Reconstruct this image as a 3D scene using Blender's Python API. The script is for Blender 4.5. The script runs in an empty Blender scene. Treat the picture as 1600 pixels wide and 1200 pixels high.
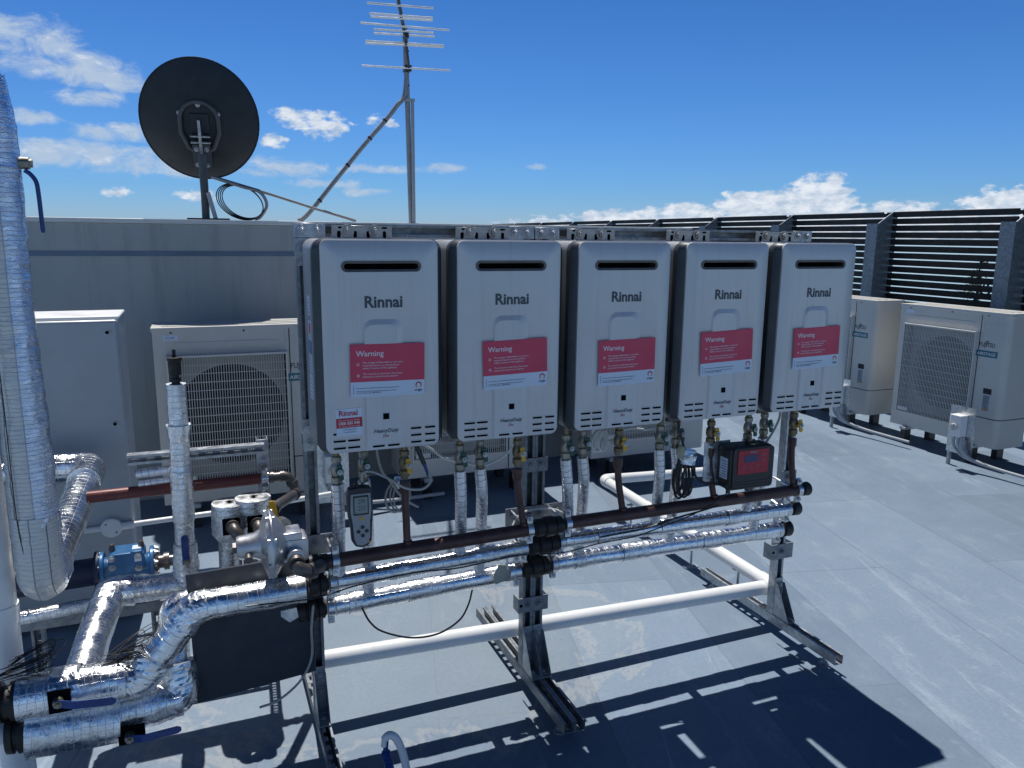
import bpy, math, random
from mathutils import Matrix, Vector, noise
R = math.radians
random.seed(7)
C = bpy.context.scene.collection
sc = bpy.context.scene

# ------------------------------------------------------------------ camera
cam_data = bpy.data.cameras.new('camera')
cam = bpy.data.objects.new('camera', cam_data); C.objects.link(cam)
cam_data.sensor_width = 36; cam_data.lens = 36 * 1205.09 / 1600
cam_data.clip_start = 0.05; cam_data.clip_end = 60000
r_ = Vector((0.92638, -0.37644, 0.010486)); d_ = Vector((-0.061113, -0.177755, -0.982175)); f_ = Vector((0.371592, 0.909229, -0.187674))
cam.matrix_world = Matrix(((r_.x, -d_.x, -f_.x, -0.3324), (r_.y, -d_.y, -f_.y, -2.2711), (r_.z, -d_.z, -f_.z, 1.7581), (0, 0, 0, 1)))
sc.camera = cam

# ------------------------------------------------------------------ sun and sky
SUN_DIR = Vector((-0.02, -0.37, -1.0)).normalized()      # direction the light travels
SUN_EL = math.asin(-SUN_DIR.z)
sun_data = bpy.data.lights.new('sun', 'SUN'); sun_data.energy = 4.9; sun_data.angle = R(0.53); sun_data.color = (1.0, 0.975, 0.935)
sun = bpy.data.objects.new('sun', sun_data); C.objects.link(sun)
sun.rotation_euler = SUN_DIR.to_track_quat('-Z', 'Y').to_euler(); sun.location = (0, 5, 12)
sc.view_settings.view_transform = 'Standard'; sc.view_settings.look = 'None'
sc.view_settings.exposure = 0.0; sc.view_settings.gamma = 1.0

world = bpy.data.worlds.new('World'); sc.world = world; world.use_nodes = True
wt = world.node_tree; wn = wt.nodes; wl = wt.links
wn.clear()
def wm(op, a, b=None, c=None):
    n = wn.new('ShaderNodeMath'); n.operation = op
    for i, v in enumerate((a, b, c)):
        if v is None: continue
        if isinstance(v, (int, float)): n.inputs[i].default_value = v
        else: wl.new(v, n.inputs[i])
    return n.outputs[0]
sky = wn.new('ShaderNodeTexSky'); sky.sky_type = 'NISHITA'; sky.sun_disc = False
sky.sun_elevation = SUN_EL; sky.sun_rotation = math.atan2(0.02, 0.37)
sky.altitude = 0; sky.air_density = 1.0; sky.dust_density = 0.25; sky.ozone_density = 2.2
tc = wn.new('ShaderNodeTexCoord'); sx = wn.new('ShaderNodeSeparateXYZ'); wl.new(tc.outputs['Generated'], sx.inputs[0])
az = wm('ARCTAN2', sx.outputs[0], sx.outputs[1]); el = wm('ARCSINE', sx.outputs[2])
AZ = wm('MULTIPLY', az, 57.29578); EL = wm('MULTIPLY', el, 57.29578)
cmb = wn.new('ShaderNodeCombineXYZ'); wl.new(AZ, cmb.inputs[0]); wl.new(wm('MULTIPLY', EL, 1.9), cmb.inputs[1])
def wnoise(scale, detail, rough, dist, off=0.0):
    n = wn.new('ShaderNodeTexNoise'); n.noise_dimensions = '3D'
    mp = wn.new('ShaderNodeMapping'); mp.inputs['Location'].default_value = (off, off * 0.7, off); wl.new(cmb.outputs[0], mp.inputs[0]); wl.new(mp.outputs[0], n.inputs['Vector'])
    n.inputs['Scale'].default_value = scale; n.inputs['Detail'].default_value = detail; n.inputs['Roughness'].default_value = rough; n.inputs['Distortion'].default_value = dist
    return n.outputs['Fac']
def wsmooth(v, a, b):
    n = wn.new('ShaderNodeMapRange'); n.interpolation_type = 'SMOOTHSTEP'; wl.new(v, n.inputs['Value'])
    n.inputs['From Min'].default_value = a; n.inputs['From Max'].default_value = b
    return n.outputs['Result']
def ellipses(lst):
    tot = None
    for (a, e, w, h, s) in lst:
        dx = wm('MULTIPLY', wm('SUBTRACT', AZ, a), 1.0 / w); dy = wm('MULTIPLY', wm('SUBTRACT', EL, e), 1.0 / h)
        m = wm('MULTIPLY', wm('SUBTRACT', 1.0, wm('ADD', wm('MULTIPLY', dx, dx), wm('MULTIPLY', dy, dy))), s)
        tot = m if tot is None else wm('MAXIMUM', tot, m)
    return wm('MAXIMUM', tot, -2.0)
# azimuth, elevation, half width, half height (degrees), strength : heaped clouds and wispy ones
CUMULUS = [(8.8, 7.4, 2.2, .95, 1.7), (6.7, 7.8, 1.6, .75, 1.6), (5.5, 6.2, 1.2, .6, 1.5), (13.0, 7.8, 1.3, .5, 1.0), (-4.3, 2.6, 1.1, .42, 1.5), (0.4, 2.5, 1.6, .5, 1.3),
    (43.4, 2.6, 2.5, 2.0, 2.2), (41.0, 2.2, 2.4, 1.5, 2.0), (38.2, 2.1, 2.2, 1.4, 2.0), (34.4, 1.6, 3.0, 1.0, 1.9), (29.5, 1.3, 4.0, .8, 1.8), (24.5, .9, 4.0, .55, 1.5), (41, 1.0, 19, 1.45, 2.1), (48.3, 1.5, 3.2, 1.2, 1.8), (54.5, 2.0, 4.0, 1.45, 1.9),
    (63, 2.2, 6.0, 1.8, 1.7), (78, 2.0, 9.0, 2.0, 1.6), (100, 3, 10, 3, 1.6), (140, 4, 14, 4, 1.5), (-60, 4, 16, 3.5, 1.6), (-110, 5, 20, 5, 1.5), (-160, 4, 20, 3, 1.6)]
WISPY = [(-8.6, 11.0, 3.8, 1.9, 1.5), (-5.3, 9.9, 2.9, 1.3, 1.5), (-3.6, 9.3, 1.9, .7, 1.4), (-5.4, 8.2, 2.5, .6, 1.4), (-8.7, 6.8, 1.7, .6, 1.3), (-4.2, 6.2, 3.0, .75, 1.5), (-6.0, 4.7, 6.5, 1.15, 1.6), (-1.0, 4.4, 4.5, .9, 1.4), (6.0, 4.5, 4.5, .8, 1.3), (8.8, 3.5, 3.4, .4, 1.1), (13.5, 4.6, 6.0, .35, 1.1), (17, 4.7, 2.0, .4, 1.2), (11.6, 3.0, 1.9, .35, 1.1), (23.7, 4.9, .9, .3, 1.0), (-40, 14, 16, 6, 1.3), (-150, 20, 30, 9, 1.2), (120, 22, 24, 6, 1.2)]
n1 = wnoise(0.80, 9, 0.60, 0.1); n2 = wnoise(0.42, 9, 0.66, 0.5, 31.0); n3 = wnoise(0.9, 6, 0.6, 0.3, 77.0)
dc = wm('ADD', ellipses(CUMULUS), wm('MULTIPLY', wm('SUBTRACT', n1, 0.55), 5.5))
dw = wm('ADD', ellipses(WISPY), wm('MULTIPLY', wm('SUBTRACT', n2, 0.53), 5.5))
cov_c = wsmooth(dc, -0.1, 1.1); cov_w = wm('MULTIPLY', wsmooth(dw, -0.2, 1.7), 0.92)
cover = wm('MAXIMUM', cov_c, cov_w)
cover = wm('MULTIPLY', cover, wsmooth(EL, -0.3, 0.5))
shade = wn.new('ShaderNodeMix'); shade.data_type = 'RGBA'
wl.new(wsmooth(wm('ADD', wm('MULTIPLY', dc, 0.10), wm('MULTIPLY', n3, 1.7)), 0.62, 1.28), shade.inputs[0])
shade.inputs[6].default_value = (4.6, 5.7, 7.2, 1); shade.inputs[7].default_value = (8.0, 8.5, 9.2, 1)
# darken the unseen overhead sky to deepen shadows, lift the band above the sea
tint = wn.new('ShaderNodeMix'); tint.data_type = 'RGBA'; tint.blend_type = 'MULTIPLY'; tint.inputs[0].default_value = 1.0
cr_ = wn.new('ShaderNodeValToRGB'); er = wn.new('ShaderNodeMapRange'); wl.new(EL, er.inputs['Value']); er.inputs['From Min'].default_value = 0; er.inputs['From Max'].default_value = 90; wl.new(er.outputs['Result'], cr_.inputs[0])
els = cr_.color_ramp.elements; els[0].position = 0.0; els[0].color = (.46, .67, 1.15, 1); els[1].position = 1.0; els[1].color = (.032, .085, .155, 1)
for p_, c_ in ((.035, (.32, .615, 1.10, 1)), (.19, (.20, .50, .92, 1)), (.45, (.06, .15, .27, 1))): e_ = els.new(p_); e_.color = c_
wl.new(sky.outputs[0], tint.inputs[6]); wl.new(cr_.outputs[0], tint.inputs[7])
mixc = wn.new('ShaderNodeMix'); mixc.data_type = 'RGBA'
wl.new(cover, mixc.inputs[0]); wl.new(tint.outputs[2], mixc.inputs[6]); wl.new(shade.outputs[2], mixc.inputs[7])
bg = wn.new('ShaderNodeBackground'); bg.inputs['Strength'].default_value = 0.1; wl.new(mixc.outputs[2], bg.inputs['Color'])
wo = wn.new('ShaderNodeOutputWorld'); wl.new(bg.outputs[0], wo.inputs['Surface'])

# ------------------------------------------------------------------ materials
class Mat:
    def __init__(s, name, col=(.5, .5, .5), rough=.5, metal=0.0, spec=.5):
        s.m = bpy.data.materials.new(name); s.m.use_nodes = True; s.t = s.m.node_tree; s.n = s.t.nodes; s.l = s.t.links
        s.b = s.n['Principled BSDF']; s.b.inputs['Base Color'].default_value = (*col, 1); s.b.inputs['Roughness'].default_value = rough
        s.b.inputs['Metallic'].default_value = metal; s.b.inputs['Specular IOR Level'].default_value = spec
        s.col = col; s.rough = rough; s.h = None
    def coord(s, kind='Object', scale=(1, 1, 1)):
        t = s.n.new('ShaderNodeTexCoord'); m = s.n.new('ShaderNodeMapping'); m.inputs['Scale'].default_value = scale
        s.l.new(t.outputs[kind], m.inputs[0]); return m.outputs[0]
    def geo(s, scale=(1, 1, 1)):
        t = s.n.new('ShaderNodeNewGeometry'); m = s.n.new('ShaderNodeMapping'); m.inputs['Scale'].default_value = scale
        s.l.new(t.outputs['Position'], m.inputs[0]); return m.outputs[0]
    def noise(s, v, scale, detail=4, rough=.55, dist=0):
        n = s.n.new('ShaderNodeTexNoise'); s.l.new(v, n.inputs['Vector']); n.inputs['Scale'].default_value = scale
        n.inputs['Detail'].default_value = detail; n.inputs['Roughness'].default_value = rough; n.inputs['Distortion'].default_value = dist; return n.outputs['Fac']
    def math(s, op, a, b=None, c=None):
        n = s.n.new('ShaderNodeMath'); n.operation = op
        for i, v in enumerate((a, b, c)):
            if v is None: continue
            if isinstance(v, (int, float)): n.inputs[i].default_value = v
            else: s.l.new(v, n.inputs[i])
        return n.outputs[0]
    def ramp(s, v, a, b, lo=0.0, hi=1.0, smooth=True):
        n = s.n.new('ShaderNodeMapRange'); n.interpolation_type = 'SMOOTHSTEP' if smooth else 'LINEAR'
        s.l.new(v, n.inputs['Value']); n.inputs['From Min'].default_value = a; n.inputs['From Max'].default_value = b
        n.inputs['To Min'].default_value = lo; n.inputs['To Max'].default_value = hi; return n.outputs['Result']
    def mix(s, f, a, b):
        n = s.n.new('ShaderNodeMix'); n.data_type = 'RGBA'
        if isinstance(f, (int, float)): n.inputs[0].default_value = f
        else: s.l.new(f, n.inputs[0])
        for i, v in ((6, a), (7, b)):
            if isinstance(v, tuple): n.inputs[i].default_value = (*v, 1)
            else: s.l.new(v, n.inputs[i])
        return n.outputs[2]
    def color(s, v): s.l.new(v, s.b.inputs['Base Color']); return s
    def roughness(s, v): s.l.new(v, s.b.inputs['Roughness']); return s
    def bump(s, v, strength=.3, dist=.01):
        n = s.n.new('ShaderNodeBump'); n.inputs['Strength'].default_value = strength; n.inputs['Distance'].default_value = dist
        s.l.new(v, n.inputs['Height'])
        if s.h is not None: s.l.new(s.h, n.inputs['Normal'])
        s.h = n.outputs[0]; s.l.new(s.h, s.b.inputs['Normal']); return s

def plain(name, col, rough=.5, metal=0.0, spec=.5, var=.12, dirt=0.0, scale=9.0, bump=0.0, grime=(.1, .08, .06)):
    m = Mat(name, col, rough, metal, spec); v = m.coord('Object')
    a = m.noise(v, scale, 5, .6); lo = tuple(c * (1 - var) for c in col); hi = tuple(min(1, c * (1 + var)) for c in col)
    out = m.mix(m.ramp(a, .3, .7), lo, hi)
    if dirt: out = m.mix(m.ramp(m.noise(v, scale * 2.3, 7, .7), .56, .74, 0, dirt), out, grime)
    m.color(out); m.roughness(m.ramp(m.noise(v, scale * 1.7, 4), .3, .7, max(.02, rough - .08), min(1, rough + .08)))
    if bump: m.bump(m.noise(v, scale * 12, 4), bump, .002)
    return m.m

def foil(name, grid=.02, ring=0.0, rough=.2, crinkle=.5, tint=(.80, .82, .85), line=.6, metal=1.0):
    m = Mat(name, tint, rough, metal)
    uv = m.coord('UV'); s = m.n.new('ShaderNodeSeparateXYZ'); m.l.new(uv, s.inputs[0])
    g = m.coord('Object')
    wob = m.noise(uv, 38, 3, .6)
    vv = m.math('ADD', s.outputs[1], m.math('MULTIPLY', m.math('SUBTRACT', wob, .5), .013))
    uu = m.math('ADD', s.outputs[0], m.math('MULTIPLY', m.math('SUBTRACT', wob, .5), .006))
    def lines(x, p, w):
        q = m.math('ABSOLUTE', m.math('SUBTRACT', m.math('FRACT', m.math('DIVIDE', x, p)), .5))
        return m.ramp(q, .5 - w, .5 - w * .35, 0, 1)
    ln = m.math('MAXIMUM', lines(vv, ring or grid, .045 if not ring else .06), m.math('MULTIPLY', lines(uu, grid, .045), .0 if ring else .45))
    ln = m.math('MULTIPLY', ln, m.ramp(m.noise(g, 14, 3), .32, .55, .25, 1))
    patch = m.ramp(m.noise(g, 7, 4, .6, .6), .35, .68)
    strip = m.ramp(m.noise(m.coord('UV', (19, 1.1, 1)), 1.0, 3, .5), .46, .56) if metal < 1 else 0.0
    base = m.mix(patch, tuple(c * .86 for c in tint), tuple(min(1, c * 1.08) for c in tint))
    if name == 'foil_large_wrap':
        U_ = s.outputs[0]
        strip = m.ramp(U_, .128, .132, 1, 0)
        seam = m.math('MAXIMUM', m.ramp(m.math('ABSOLUTE', m.math('SUBTRACT', uu, .168)), .0012, .0022, 1, 0), m.math('MAXIMUM', m.ramp(m.math('ABSOLUTE', m.math('SUBTRACT', uu, .213)), .001, .002, .8, 0), m.ramp(m.math('ABSOLUTE', m.math('SUBTRACT', U_, .130)), .0006, .0014, .5, 0)))
        base = m.mix(strip, (.60, .60, .59), (.62, .68, .80)); ln = m.math('MAXIMUM', ln, m.math('MULTIPLY', seam, 2.0))
        m.l.new(m.ramp(strip, 0, 1, .55, .95), m.b.inputs['Metallic'])
    elif metal < 1: base = m.mix(strip, base, tuple(c * .82 for c in tint))
    m.color(m.mix(m.math('MULTIPLY', ln, line), base, (.12, .125, .135)))
    m.roughness(m.math('ADD', m.math('MULTIPLY', strip, -.14), m.math('ADD', m.ramp(m.noise(g, 22, 4), .3, .7, rough - .07, rough + .12), m.math('MULTIPLY', ln, .3))))
    vo = m.n.new('ShaderNodeTexVoronoi'); vo.feature = 'DISTANCE_TO_EDGE'; m.l.new(g, vo.inputs['Vector']); vo.inputs['Scale'].default_value = 48
    m.bump(m.noise(m.coord('UV', (24, 46, 1)), 1.0, 5, .7, .9), crinkle, .006)
    m.bump(vo.outputs['Distance'], crinkle * .3, .004)
    m.bump(m.math('MULTIPLY', ln, -1), .6, .0015)
    return m.m

def galv(name, col=(.42, .44, .46), rough=.42, metal=.75):
    m = Mat(name, col, rough, metal); v = m.coord('Object')
    vo = m.n.new('ShaderNodeTexVoronoi'); m.l.new(v, vo.inputs['Vector']); vo.inputs['Scale'].default_value = 60
    hs = m.n.new('ShaderNodeSeparateColor'); m.l.new(vo.outputs['Color'], hs.inputs[0])
    a = m.mix(hs.outputs[0], tuple(c * .82 for c in col), tuple(min(1, c * 1.2) for c in col))
    m.color(m.mix(m.ramp(m.noise(v, 11, 6, .7), .55, .75, 0, .45), a, (.2, .2, .2)))
    m.roughness(m.ramp(m.noise(v, 30, 5), .3, .7, rough - .1, rough + .14)); m.bump(m.noise(v, 140, 3), .08, .001)
    return m.m

# heater front: fine metallic silver paint with faint run-down dust streaks
def silver_paint():
    m = Mat('silver_paint', (.5, .5, .5), .38, .25); v = m.geo()
    st = m.noise(m.geo((26, 26, 1.1)), 1.6, 6, .62)
    bl = m.noise(v, 3.2, 5, .6)
    base = m.mix(m.ramp(bl, .3, .7), (.54, .545, .56), (.60, .605, .615))
    base = m.mix(m.ramp(st, .5, .74, 0, .35), base, (.42, .42, .42))
    m.color(m.mix(m.ramp(m.noise(v, 160, 2), .68, .8, 0, .4), base, (.2, .2, .2)))
    m.roughness(m.ramp(bl, .3, .7, .32, .44)); m.bump(m.noise(v, 420, 2), .02, .0005); return m.m

M = {}
M['silver'] = silver_paint()
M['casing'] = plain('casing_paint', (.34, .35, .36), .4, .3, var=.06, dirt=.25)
M['rim'] = plain('dark_grey_rim', (.052, .060, .068), .42, .2, var=.12, dirt=.25)
M['black'] = plain('black_plastic', (.018, .019, .022), .38, 0, var=.2, dirt=.15, grime=(.09, .085, .08))
M['rubber'] = plain('black_coupling', (.028, .026, .025), .5, .3, var=.3, dirt=.55, grime=(.13, .10, .06))
M['void'] = plain('dark_opening', (.006, .006, .008), .9, 0, 0)
M['red_vinyl'] = plain('red_vinyl', (.62, .05, .11), .42, 0, var=.05)
M['white_vinyl'] = plain('white_vinyl', (.62, .70, .82), .38, 0, var=.03)
M['white_ink'] = plain('white_ink', (.78, .74, .76), .5, 0, var=.02)
M['dark_ink'] = plain('dark_ink', (.055, .065, .085), .4, 0, var=.05)
M['red_ink'] = plain('red_ink', (.35, .02, .05), .4, 0, var=.05)
M['orange_ink'] = plain('orange_ink', (.75, .22, .04), .45, 0, var=.05)
M['blue_vinyl'] = plain('blue_vinyl', (.04, .12, .45), .4, 0, var=.05)
M['grey_text'] = plain('grey_print', (.30, .33, .40), .5, 0, var=.1)
M['sticker_red'] = plain('sticker_red', (.48, .015, .04), .4, 0, var=.05)
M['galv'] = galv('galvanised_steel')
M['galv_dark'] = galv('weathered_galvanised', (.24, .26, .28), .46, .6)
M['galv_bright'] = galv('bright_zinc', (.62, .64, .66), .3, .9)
M['rust_bracket'] = plain('tarnished_bracket', (.38, .36, .34), .36, .7, var=.15, dirt=.6, scale=30, grime=(.15, .09, .06))
M['copper_dark'] = plain('oxidised_copper', (.075, .038, .036), .45, .25, var=.25, dirt=.4, scale=14, grime=(.17, .11, .095))
M['red_pipe'] = plain('dark_red_pipe', (.12, .030, .026), .42, .15, var=.2, dirt=.3, grime=(.05, .02, .02))
M['iron'] = plain('brown_iron_fitting', (.115, .105, .10), .38, .6, var=.2, dirt=.5, scale=20, bump=.1, grime=(.17, .13, .10))
M['brass'] = plain('tarnished_brass', (.20, .165, .11), .42, .8, var=.2, dirt=.5, scale=24, grime=(.12, .10, .07))
M['nickel'] = plain('nickel_valve', (.30, .28, .24), .38, .85, var=.2, dirt=.45, scale=26, grime=(.14, .11, .08))
M['green_handle'] = plain('green_handle', (.008, .075, .05), .35, 0, var=.2)
M['yellow_handle'] = plain('yellow_handle', (.62, .34, .02), .38, 0, var=.12, dirt=.2)
M['blue_handle'] = plain('blue_handle', (.008, .045, .20), .3, 0, var=.15, dirt=.1)
M['blue_iron'] = plain('blue_enamel', (.03, .13, .30), .36, .1, var=.16, dirt=.35, scale=18, grime=(.02, .05, .12))
M['navy_pipe'] = plain('navy_pipe', (.008, .020, .06), .5, 0, var=.2)
M['alu'] = plain('cast_aluminium', (.52, .53, .55), .36, .85, var=.1, dirt=.3, scale=16, bump=.12, grime=(.25, .25, .25))
M['foil'] = foil('foil_wrap', .021, 0, .23, .6, (.84, .86, .88), line=.34)
M['foil_fine'] = foil('foil_pipe_sleeve', .03, .0, .19, .36, (.84, .86, .88), line=.25)
M['foil_ring'] = foil('foil_ringed_sleeve', .03, .021, .34, .35, (.80, .82, .85), .8, .75)
M['foil_crumple'] = foil('foil_crumpled', .05, .0, .22, .3, (.84, .86, .88), .0)
M['foil_band'] = foil('foil_banded_sleeve', .03, .014, .2, .3, (.80, .82, .85), .45)
M['foil_big'] = foil('foil_large_wrap', .03, .013, .33, .6, (.72, .74, .77), .33, .82)
M['pvc'] = plain('white_pvc', (.76, .77, .76), .3, 0, var=.03, dirt=.25, scale=5, grime=(.45, .44, .42))
M['pvc_grey'] = plain('grey_pvc', (.40, .42, .44), .4, 0, var=.05, dirt=.2)
M['wall'] = None
M['ac'] = plain('cream_enamel', (.585, .57, .53), .4, 0, var=.03, dirt=.2, scale=4, grime=(.38, .36, .32))
M['shroud'] = plain('shroud_enamel', (.44, .43, .40), .5, 0, var=.06)
M['ac_grille'] = plain('grille_enamel', (.60, .59, .56), .4, 0, var=.04)
M['coil'] = plain('condenser_interior', (.018, .018, .020), .7, 0, var=.3)
M['teal'] = plain('teal_label', (.015, .16, .20), .35, 0, var=.05)
M['white_and_sunlit_paint'] = plain('white_and_sunlit_paint', (.78, .78, .77), .4, 0, var=.03)
M['cabinet'] = plain('grey_cabinet_paint', (.40, .43, .46), .36, .1, var=.05, dirt=.12, scale=3)
M['panel_blue'] = plain('dark_board', (.022, .030, .046), .55, .1, var=.12, dirt=.2)
M['dish'] = plain('dark_dish_paint', (.011, .019, .029), .5, .1, var=.12, dirt=.2)
M['dish_front'] = plain('pale_dish_paint', (.35, .36, .37), .5, .1, var=.12)
M['dish_mount'] = plain('dark_dish_mount', (.075, .085, .095), .5, .2, var=.12)
M['mast'] = plain('mast_steel', (.30, .31, .32), .45, .4, var=.15, dirt=.3, scale=6)
M['silver_rod'] = plain('bright_aluminium_rod', (.85, .86, .87), .3, .45, var=.03)  # near-white, half-metal colour stands in for the glint on the rods
M['fence_slat'] = plain('black_slat', (.007, .008, .010), .6, .1, var=.2)
M['fence_post'] = galv('fence_steel', (.20, .23, .26), .48, .45)
M['cable_black'] = plain('black_cable', (.015, .015, .016), .45, 0)
M['cable_grey'] = plain('grey_cable', (.36, .35, .33), .45, 0, var=.1)
M['cable_white'] = plain('white_cable', (.66, .66, .64), .4, 0, var=.06)
M['lcd'] = plain('lcd_glass', (.25, .29, .27), .2, 0, var=.04)
M['lcd_blue'] = plain('lcd_blue_glass', (.06, .06, .14), .15, 0, var=.04)
M['meter_grey'] = plain('meter_grey', (.30, .31, .33), .45, 0, var=.05)
M['ctrl_red'] = plain('controller_red', (.42, .012, .035), .35, 0, var=.06)
M['foam'] = plain('yellowed_foam', (.45, .43, .30), .8, 0, var=.15, dirt=.3)
M['flap'] = plain('dull_foil_patch', (.30, .32, .30), .38, .8, var=.12, dirt=.3)
M['bark'] = plain('bark', (.09, .07, .055), .9, 0, bump=.3)
M['leaf'] = plain('dark_needles', (.035, .06, .03), .7, 0, var=.4)

def wall_mat():
    m = Mat('rendered_wall', (.30, .31, .31), .6, 0); g = m.geo()
    big = m.noise(g, 1.1, 5, .6); st = m.noise(m.geo((9, 9, .8)), 1.2, 6, .65)
    c = m.mix(m.ramp(big, .3, .7), (.35, .37, .365), (.41, .425, .41))
    c = m.mix(m.ramp(st, .50, .72, 0, .42), c, (.23, .235, .235))
    c = m.mix(m.ramp(m.noise(m.geo((30, 30, 2.2)), 1.0, 5, .7), .62, .74, 0, .35), c, (.46, .47, .46))
    s = m.n.new('ShaderNodeSeparateXYZ'); m.l.new(g, s.inputs[0])
    seam = m.ramp(m.math('ABSOLUTE', m.math('SUBTRACT', m.math('FRACT', m.math('DIVIDE', m.math('ADD', s.outputs[0], .33), .62)), .5)), .495, .5, 0, .35)
    c = m.mix(seam, c, (.17, .18, .19))
    m.color(c); m.roughness(m.ramp(st, .3, .7, .5, .7)); m.bump(m.noise(g, 60, 4), .12, .003); return m.m
M['wall'] = wall_mat()
M['wall_band'] = plain('blue_grey_band', (.13, .18, .25), .5, 0, var=.1, scale=3)
M['cap'] = plain('wall_capping', (.62, .62, .60), .4, .1, var=.06, dirt=.3, scale=4, grime=(.3, .3, .3))

def roof_mat():
    m = Mat('roof_membrane', (.22, .25, .29), .5, 0, .35); g = m.geo()
    big = m.noise(g, .9, 6, .6, .3); mid = m.noise(g, 5.0, 7, .66, .4); fine = m.noise(g, 60, 4, .6)
    # rolled sheets, a little different in tone from one to the next
    def turned(scale, ang, loc=(0, 0, 0)):
        a_ = m.n.new('ShaderNodeMapping'); m.l.new(g, a_.inputs[0]); a_.inputs['Rotation'].default_value = (0, 0, R(ang)); a_.inputs['Location'].default_value = loc
        b_ = m.n.new('ShaderNodeMapping'); m.l.new(a_.outputs[0], b_.inputs[0]); b_.inputs['Scale'].default_value = scale; return b_.outputs[0]
    br = m.n.new('ShaderNodeTexBrick'); m.l.new(turned((1, 1, 1), 104, (.3, .28, 0)), br.inputs['Vector']); br.inputs['Scale'].default_value = 1.0
    br.inputs['Brick Width'].default_value = 2.1; br.inputs['Row Height'].default_value = .62; br.inputs['Mortar Size'].default_value = .004; br.inputs['Mortar Smooth'].default_value = .5
    br.inputs['Color1'].default_value = (.0, .0, .0, 1); br.inputs['Color2'].default_value = (1, 1, 1, 1); br.inputs['Mortar'].default_value = (.3, .3, .3, 1); br.inputs['Bias'].default_value = 0
    c = m.mix(m.ramp(big, .32, .68), (.138, .192, .264), (.172, .232, .308))
    bs = m.n.new('ShaderNodeSeparateColor'); m.l.new(br.outputs['Color'], bs.inputs[0])
    c = m.mix(m.ramp(bs.outputs[0], .2, .9, 0, .55), c, (.225, .298, .385))
    c = m.mix(m.ramp(bs.outputs[0], .25, .0, 0, .3), c, (.15, .185, .235))
    # worn chalky scuffs, streaked along the sheets, and fine drag marks
    sc1 = m.noise(turned((.9, 4.6, 1), 104), 1.5, 9, .76, .4)
    gate = m.ramp(m.noise(g, .55, 4, .6), .38, .62)
    c = m.mix(m.math('MULTIPLY', m.ramp(sc1, .50, .72, 0, .75), gate), c, (.36, .42, .50))
    dr = m.noise(turned((.5, 16, 1), 112), 1.4, 6, .7, .2)
    c = m.mix(m.math('MULTIPLY', m.ramp(dr, .62, .72, 0, .8), m.ramp(m.noise(g, 1.1, 3), .5, .62)), c, (.46, .51, .56))
    hz = m.noise(g, 7.5, 8, .74, .2)
    c = m.mix(m.math('MULTIPLY', m.ramp(hz, .56, .68, 0, .35), gate), c, (.38, .43, .48))
    c = m.mix(m.ramp(mid, .55, .8, 0, .25), c, (.36, .40, .44))
    c = m.mix(m.ramp(br.outputs['Fac'], .2, 1, 0, .55), c, (.12, .145, .18))
    # sandy dried-puddle film under the rack and scattered rusty specks
    gz = m.n.new('ShaderNodeSeparateXYZ'); m.l.new(g, gz.inputs[0])
    dx = m.math('DIVIDE', m.math('SUBTRACT', gz.outputs[0], .45), 1.1); dy = m.math('DIVIDE', m.math('SUBTRACT', gz.outputs[1], .65), .65)
    near = m.math('SUBTRACT', 1, m.math('ADD', m.math('MULTIPLY', dx, dx), m.math('MULTIPLY', dy, dy)))
    pud = m.math('ADD', near, m.math('MULTIPLY', m.math('SUBTRACT', m.noise(g, 2.6, 8, .68, .6), .5), 2.6))
    c = m.mix(m.ramp(pud, .1, .6, 0, .30), c, (.27, .315, .33))
    edge = m.math('SUBTRACT', 1, m.math('ABSOLUTE', m.math('DIVIDE', m.math('SUBTRACT', pud, .22), .14)))
    c = m.mix(m.ramp(edge, 0, 1, 0, .28), c, (.48, .46, .40))
    sp = m.noise(g, 17, 5, .7); near2 = m.ramp(near, -1.2, .4)
    c = m.mix(m.math('MULTIPLY', m.ramp(sp, .66, .76, 0, .6), near2), c, (.42, .33, .19))
    c = m.mix(m.ramp(m.noise(g, 33, 3, .6), .77, .80, 0, .8), c, (.33, .22, .12))
    c = m.mix(m.ramp(m.noise(g, 47, 2, .5), .76, .79, 0, .8), c, (.06, .06, .06))
    c = m.mix(m.ramp(m.noise(g, 85, 2, .5), .72, .76, 0, .5), c, (.50, .52, .54))
    c = m.mix(m.ramp(fine, .3, .7, 0, .22), c, (.12, .14, .16))
    m.color(c); m.roughness(m.ramp(mid, .3, .7, .46, .62)); m.bump(fine, .16, .002); m.bump(m.noise(g, 9, 5), .12, .006)
    m.bump(br.outputs['Fac'], -.4, .003)
    return m.m
M['roof'] = roof_mat()
def sea_mat():
    m = Mat('sea_water', (.10, .22, .30), .6, 0, .5); g = m.geo((.004, .004, .004))
    m.color(m.mix(m.ramp(m.noise(g, 1.3, 7), .3, .7), (.26, .40, .48), (.33, .46, .53))); m.bump(m.noise(m.geo((.2, .2, .2)), 1, 4), .4, 1.0); return m.m  # pale base colour carries the haze over the water
M['sea'] = sea_mat()
M['concrete'] = plain('concrete', (.30, .29, .28), .8, 0, var=.12, dirt=.3, scale=1)
M['grass_land'] = plain('coastal_scrub', (.10, .13, .07), .9, 0, var=.4, scale=.05)

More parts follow.
